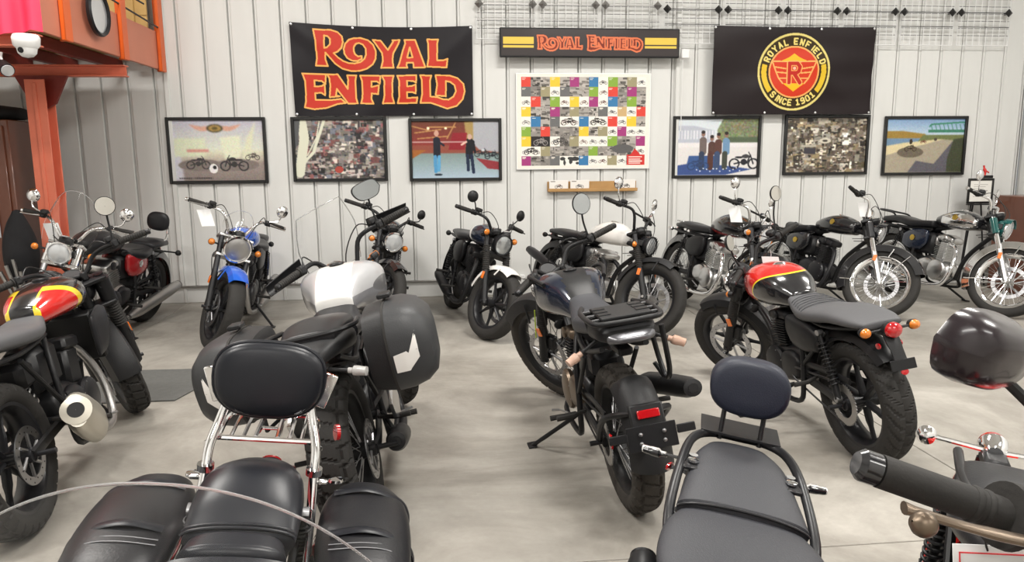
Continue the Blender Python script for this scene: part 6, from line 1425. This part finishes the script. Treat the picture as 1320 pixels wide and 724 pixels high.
lr.tube([(-.11, -.145, .80), (-.11, .145, .80)], .009, 8)
for q in (.095, .062, -.095, -.062): lr.tube([(-.11, q, .801), (-.31, q, .801)], .0055, 8)
for q in (-.2,): lr.tube([(q, -.03, .80), (q, .03, .80)], .006, 8)
mk('luggage_rack', lr, 'chrome', r)
mk('rack_reflector', G().lathe([(.024, 0), (.024, .01), (.001, .014)], (-.12, .185, .83), (-.3, 1, 0), 20), 'red_lens', r)
for sd in (-1, 1):
    g = G().loft([(-.26, .42, .085, .10, .14), (-.14, .44, .11, .13, .18), (.04, .45, .115, .13, .18), (.20, .44, .105, .12, .17), (.30, .42, .075, .09, .13)], n=32, e=2.9, k=5, rnd=(.5, .5)).xf(Matrix.Translation((.03, sd*.29, 0)))
    sbg = mk('saddlebag', g, 'vinyl', r)
    lid = G().loft([(-.28, .505, .085, .065, .015), (-.14, .525, .12, .085, .015), (.05, .53, .125, .085, .015), (.22, .52, .11, .07, .015), (.31, .50, .08, .045, .012)], n=32, e=2.5, k=5, rnd=(.6, .6)).xf(Matrix.Translation((.03, sd*.29, 0)))
    mk('bag_lid', lid, 'leather', sbg)
    for xx_ in (-.12, .12): mk('bag_strap', G().tube([(xx_, sd*.20, .60), (xx_, sd*.29, .622), (xx_, sd*.38, .585), (xx_, sd*.418, .52), (xx_, sd*.415, .42)], .018, 8, smooth=5, flat=(.25, 1, (0, 0, 1))), 'vinyl', sbg)
    for zz in (-.012, .012): mk('bag_stitching', G().tube([(.18+zz, sd*.20, .595), (.18+zz, sd*.29, .606), (.18+zz, sd*.36, .59), (.18+zz, sd*.405, .53)], .0018, 5, smooth=6), 'stitch', sbg)
    mk('bag_stud', G().lathe([(.022, 0), (.02, .012), (.001, .018)], (-.20, sd*.20, .60), (0, 0, 1), 16), 'chrome', sbg)
# windshield of the cruiser, close to the lens
wf = lambda u, v: V(1.33-.06*v-.10*(2*u-1)**2, .045+(2*u-1)*(.25-.01*v), .93+(.365-.16*abs(2*u-1)**2.1)*v)
ws = mk('windshield', G().sheet(wf, 32, 16, .004), 'glass', r)
mk('shield_edge_highlight', G().tube([wf(q/40, 1) for q in range(41)], .0014, 8), 'glass_edge_highlight', ws)
# chrome bullet mirror on the left bar end side
MH = V(.62, .345, .785)
mm = mk('bullet_mirror', G().tube([MH+V(0, -.10, -.06), MH+V(0, -.03, -.012)], .012, 10), 'chrome', r)
mk('bullet_mirror_shell', G().tube([MH+V(-.0, -.05, -.02), MH+V(-.004, -.01, -.004), MH+V(-.008, .04, .008), MH+V(-.008, .075, .01)], [.018, .034, .028, .006], 20, smooth=5, flat=(.8, 1, (0, 0, 1))), 'chrome', mm)

# 14 — black tourer with grab rail and backrest, lower right centre
b14 = bike(dict(drop=.165, gw_=.3, label='black motorcycle with wide charcoal saddle, grab rail and small navy backrest', x=.70, y=1.86, h=250, lean=9, steer=-6, wb=1.45, rF=.31, rR=.31, wF=.11, wR=.14, hi=1, wheel='cast', fork_top=.82, gh=.94, gw=.30, front_fender='short', engine='liquid', engine_mat='matte_black', cover_mat='satin_black', exhaust='low', exhaust_mat='matte_black', tank=tk(.72, .42, .80, .15, .08), tank_mats=['black_paint'],
    seats=[dict(secs=[(-.10, .815, .085, .03, .03), (.0, .815, .12, .04, .04), (.14, .80, .14, .045, .05), (.26, .785, .155, .04, .05)], mat='seat_charcoal', e=2.8, rnd=(.5, .2)), dict(secs=[(.275, .765, .15, .04, .05), (.36, .765, .18, .04, .05), (.50, .755, .185, .04, .05), (.64, .76, .14, .035, .05), (.74, .775, .09, .03, .04)], mat='seat_charcoal', e=2.8, rnd=(.3, .6))],
    mirror=None, front_sig=False, rear_sig=False, tail_light='block', tail_x=-.22, tail_z=.70, plate=False, side_reflector=False, rear_fender='short', rfender_mat='black_plastic'))
r = b14['root']
mk('seat_seam', G().tube([V(.268, .155*math.cos(a), .775+.045*math.sin(a)**.7) for a in [PI*i/20 for i in range(1, 20)]], .004, 8), 'leather', r)
t = mk('tail_fairing', G().loft([(-.24, .73, .05, .025, .03), (-.16, .745, .09, .045, .05), (0, .755, .13, .045, .06), (.2, .73, .15, .05, .08)], n=24, e=3), 'black_plastic', r)
gr = mk('grab_rail', G().tube([(.36, .16, .68), (.26, .17, .77), (.08, .155, .83), (-.06, .13, .85), (-.12, .08, .855), (-.13, 0, .855), (-.12, -.08, .855), (-.06, -.13, .85), (.08, -.155, .83), (.26, -.17, .77), (.36, -.16, .68)], .0125, 12, smooth=6), 'satin_black', r)
for sd in (-1, 1): mk('rail_bolt', G().lathe([(.014, 0), (.014, .006), (.007, .008)], (.08, sd*.125, .84), (0, 0, 1), 14).lathe([(.012, 0), (.012, .006)], (.05, sd*.125, .84), (0, 0, 1), 14), 'chrome', gr); mk('rail_plate', G().box((.07, sd*.125, .83), (.09, .05, .012), b=.004), 'satin_black', gr)
def bpad(x, s_):
    P_ = []
    for i in range(40):
        a = 2*PI*i/40; c, sn = math.cos(a), math.sin(a); y = .115*s_*math.copysign(abs(c)**.75, c)*(1-.05*(1-sn)); z = .078*s_*math.copysign(abs(sn)**(.72 if sn < 0 else .95), sn)
        P_.append(V(x-(z+.05)*.18-.13, y, 1.005+z))
    return P_
bk = mk('backrest', G().rings([bpad(-.04, .80), bpad(-.038, .93), bpad(-.028, 1), bpad(.018, 1), bpad(.028, .95), bpad(.033, .80), bpad(.034, .4), bpad(.034, .05)]), 'navy_vinyl', r, ang=70)
mk('backrest_post', G().tube([(-.115, .055, .845), (-.145, .055, .96)], .012, 10, flat=(1, .6, (1, 0, 0))).tube([(-.115, -.055, .845), (-.145, -.055, .96)], .012, 10, flat=(1, .6, (1, 0, 0))), 'satin_black', bk)
mk('rail_carrier', G().prism([(-.10, .862), (-.22, .868), (-.22, .872), (-.10, .868)], -.11, .11), 'satin_black', gr)
signal(r, (-.10, -.13, .74), (-.12, -.20, .73), 'clear_lens', 'black_paint', 'leaf', None, (-1, 0, 0)); signal(r, (-.10, .13, .74), (-.12, .20, .73), 'clear_lens', 'black_paint', 'leaf', None, (-1, 0, 0))
pb = mk('plate_bracket', G().tube([(-.16, -.02, .70), (-.2, -.06, .62), (-.22, -.08, .54)], [.03, .03, .04], 10, smooth=3, flat=(.5, 1.3, (1, 0, 0))), 'black_plastic', r)
mk('side_reflector', G().lathe([(.024, 0), (.024, .006), (.016, .01), (.001, .008)], (-.15, -.17, .635), (-.4, -1, 0), 20), 'red_lens', pb); mk('reflector_stem', G().tube([(-.15, -.17, .635), (-.17, -.08, .62)], .01, 8), 'black_plastic', pb)

# 15 — red machine at the right edge; its right grip, lever and mirror are close to the lens
b15 = bike(dict(label='red and chrome motorcycle at the right edge with its grip and bronze lever close up', smooth_grip=True, x=1.305, y=1.595, h=238, lean=5, steer=37, wb=1.45, rF=.31, rR=.31, wF=.11, wR=.14, hi=2, wheel='cast', fork_top=.88, gh=1.03, gw=.40, pull=.10, front_fender='short', fender_mat='red_paint', engine='single', engine_mat='aluminium', cover_mat='chrome', exhaust='low',
    tank=tk(.55, .45, .80, .15, .08), tank_mats=['red_paint'], seats=[dict(secs=[(-.02, .70, .10, .03, .03), (.10, .70, .12, .04, .04), (.28, .69, .14, .045, .045), (.52, .72, .085, .035, .04)], mat='leather')], lever_mat='bronze', barend_mat='black_paint', mirror=None, sig_shell='chrome', tail_z=.70, tail_x=-.24, front_sig=False, rfender_mat='red_paint', rsig_y=.16, tail_light='round', tl_mat='chrome'))
r = b15['root']; gx15, gh15 = b15['gx'], b15['gh_']
A = V(gx15+.012, -.27, gh15-.001)
mk('grip_flange', G().lathe([(.018, -.006), (.034, -.005), (.035, .004), (.018, .008)], A, (0, 1, 0), 28), 'rubber', r, b15['ST'])
mk('lever_ball', G().lathe([(.001, -.0125), (.0075, -.010), (.0115, -.005), (.0125, 0), (.0115, .005), (.0075, .010), (.001, .0125)], (gx15+.064, -.405, gh15-.012), (0, 1, 0), 20), 'bronze', r, b15['ST'])
mirror(r, V(gx15+.03, -.21, gh15+.015), V(gx15+.02, -.215, gh15+.07), V(gx15+.02, -.408, gh15+.150), 'oval', ('matte_black', 'plum_black'), b15['ST'], (-1, -.35, .05), 'grey_mirror', .043)
# ------------------------------------------------------------------ price tags
price_tag(b2, (b2['gx']+.02, -.20, b2['gh_']-.01), label='white paper tag hanging on the cruiser at the left beside the round mirror')
price_tag(b3, (b3['gx']+.04, -.30, b3['gh_']), label='white paper tag on the right grip of the blue fendered bike')
price_tag(b7, (b7['gx']+.1, .05, b7['gh_']-.14), (.13, .15), label='white square tag hanging in front of the white-tank bike')
price_tag(b9, (b9['gx']+.02, -.24, b9['gh_']), label='white paper tag on the handlebar of the chrome-silencer twin')
price_tag(b10, (b10['gx']+.06, -.16, b10['gh_']), label='white paper tag on the handlebar of the gold-badged black classic')
price_tag(b12, (b12['gx']+.05, -.16, b12['gh_']-.06), label='white paper tag hanging on the red-tank roadster handlebar')

# bordered tag on the right grip lever, bottom right corner
tg = empty('price_tag', (.58, .67, 1.07), (R(-14), 0, R(-12))); tag(tg, 'white tag with thin red border hanging from the bronze lever at bottom right', 'tag', 'price tags on the handlebars')
def tsheet(x0, x1, z0, z1, y, c, n): mk(n, G().box(((x0+x1)/2, y, (z0+z1)/2), (abs(x1-x0), .0008, abs(z1-z0)), b=.0002), c, tg)
tsheet(-.045, .045, -.15, 0, 0, 'paper', 'card')
for x0, x1, z0, z1 in ((-.039, -.0375, -.144, -.008), (.0375, .039, -.144, -.008), (-.039, .039, -.0095, -.008), (-.039, .039, -.144, -.1425)): tsheet(x0, x1, z0, z1, -.0008, 'tag_red', 'border')
mk('printed_seal', G().lathe([(.014, 0), (.014, .0006), (.001, .0006)], (.003, -.001, -.045), (0, -1, 0), 24), 'tag_dark', tg)
mk('seal_centre', G().lathe([(.008, 0), (.008, .0006), (.001, .0006)], (.003, -.0016, -.045), (0, -1, 0), 20), 'tag_red', tg)
mk('string', G().tube([(-.01, 0, -.006), (-.014, -.004, .01), (-.008, 0, .03)], .0012, 6, smooth=4), 'cable', tg)
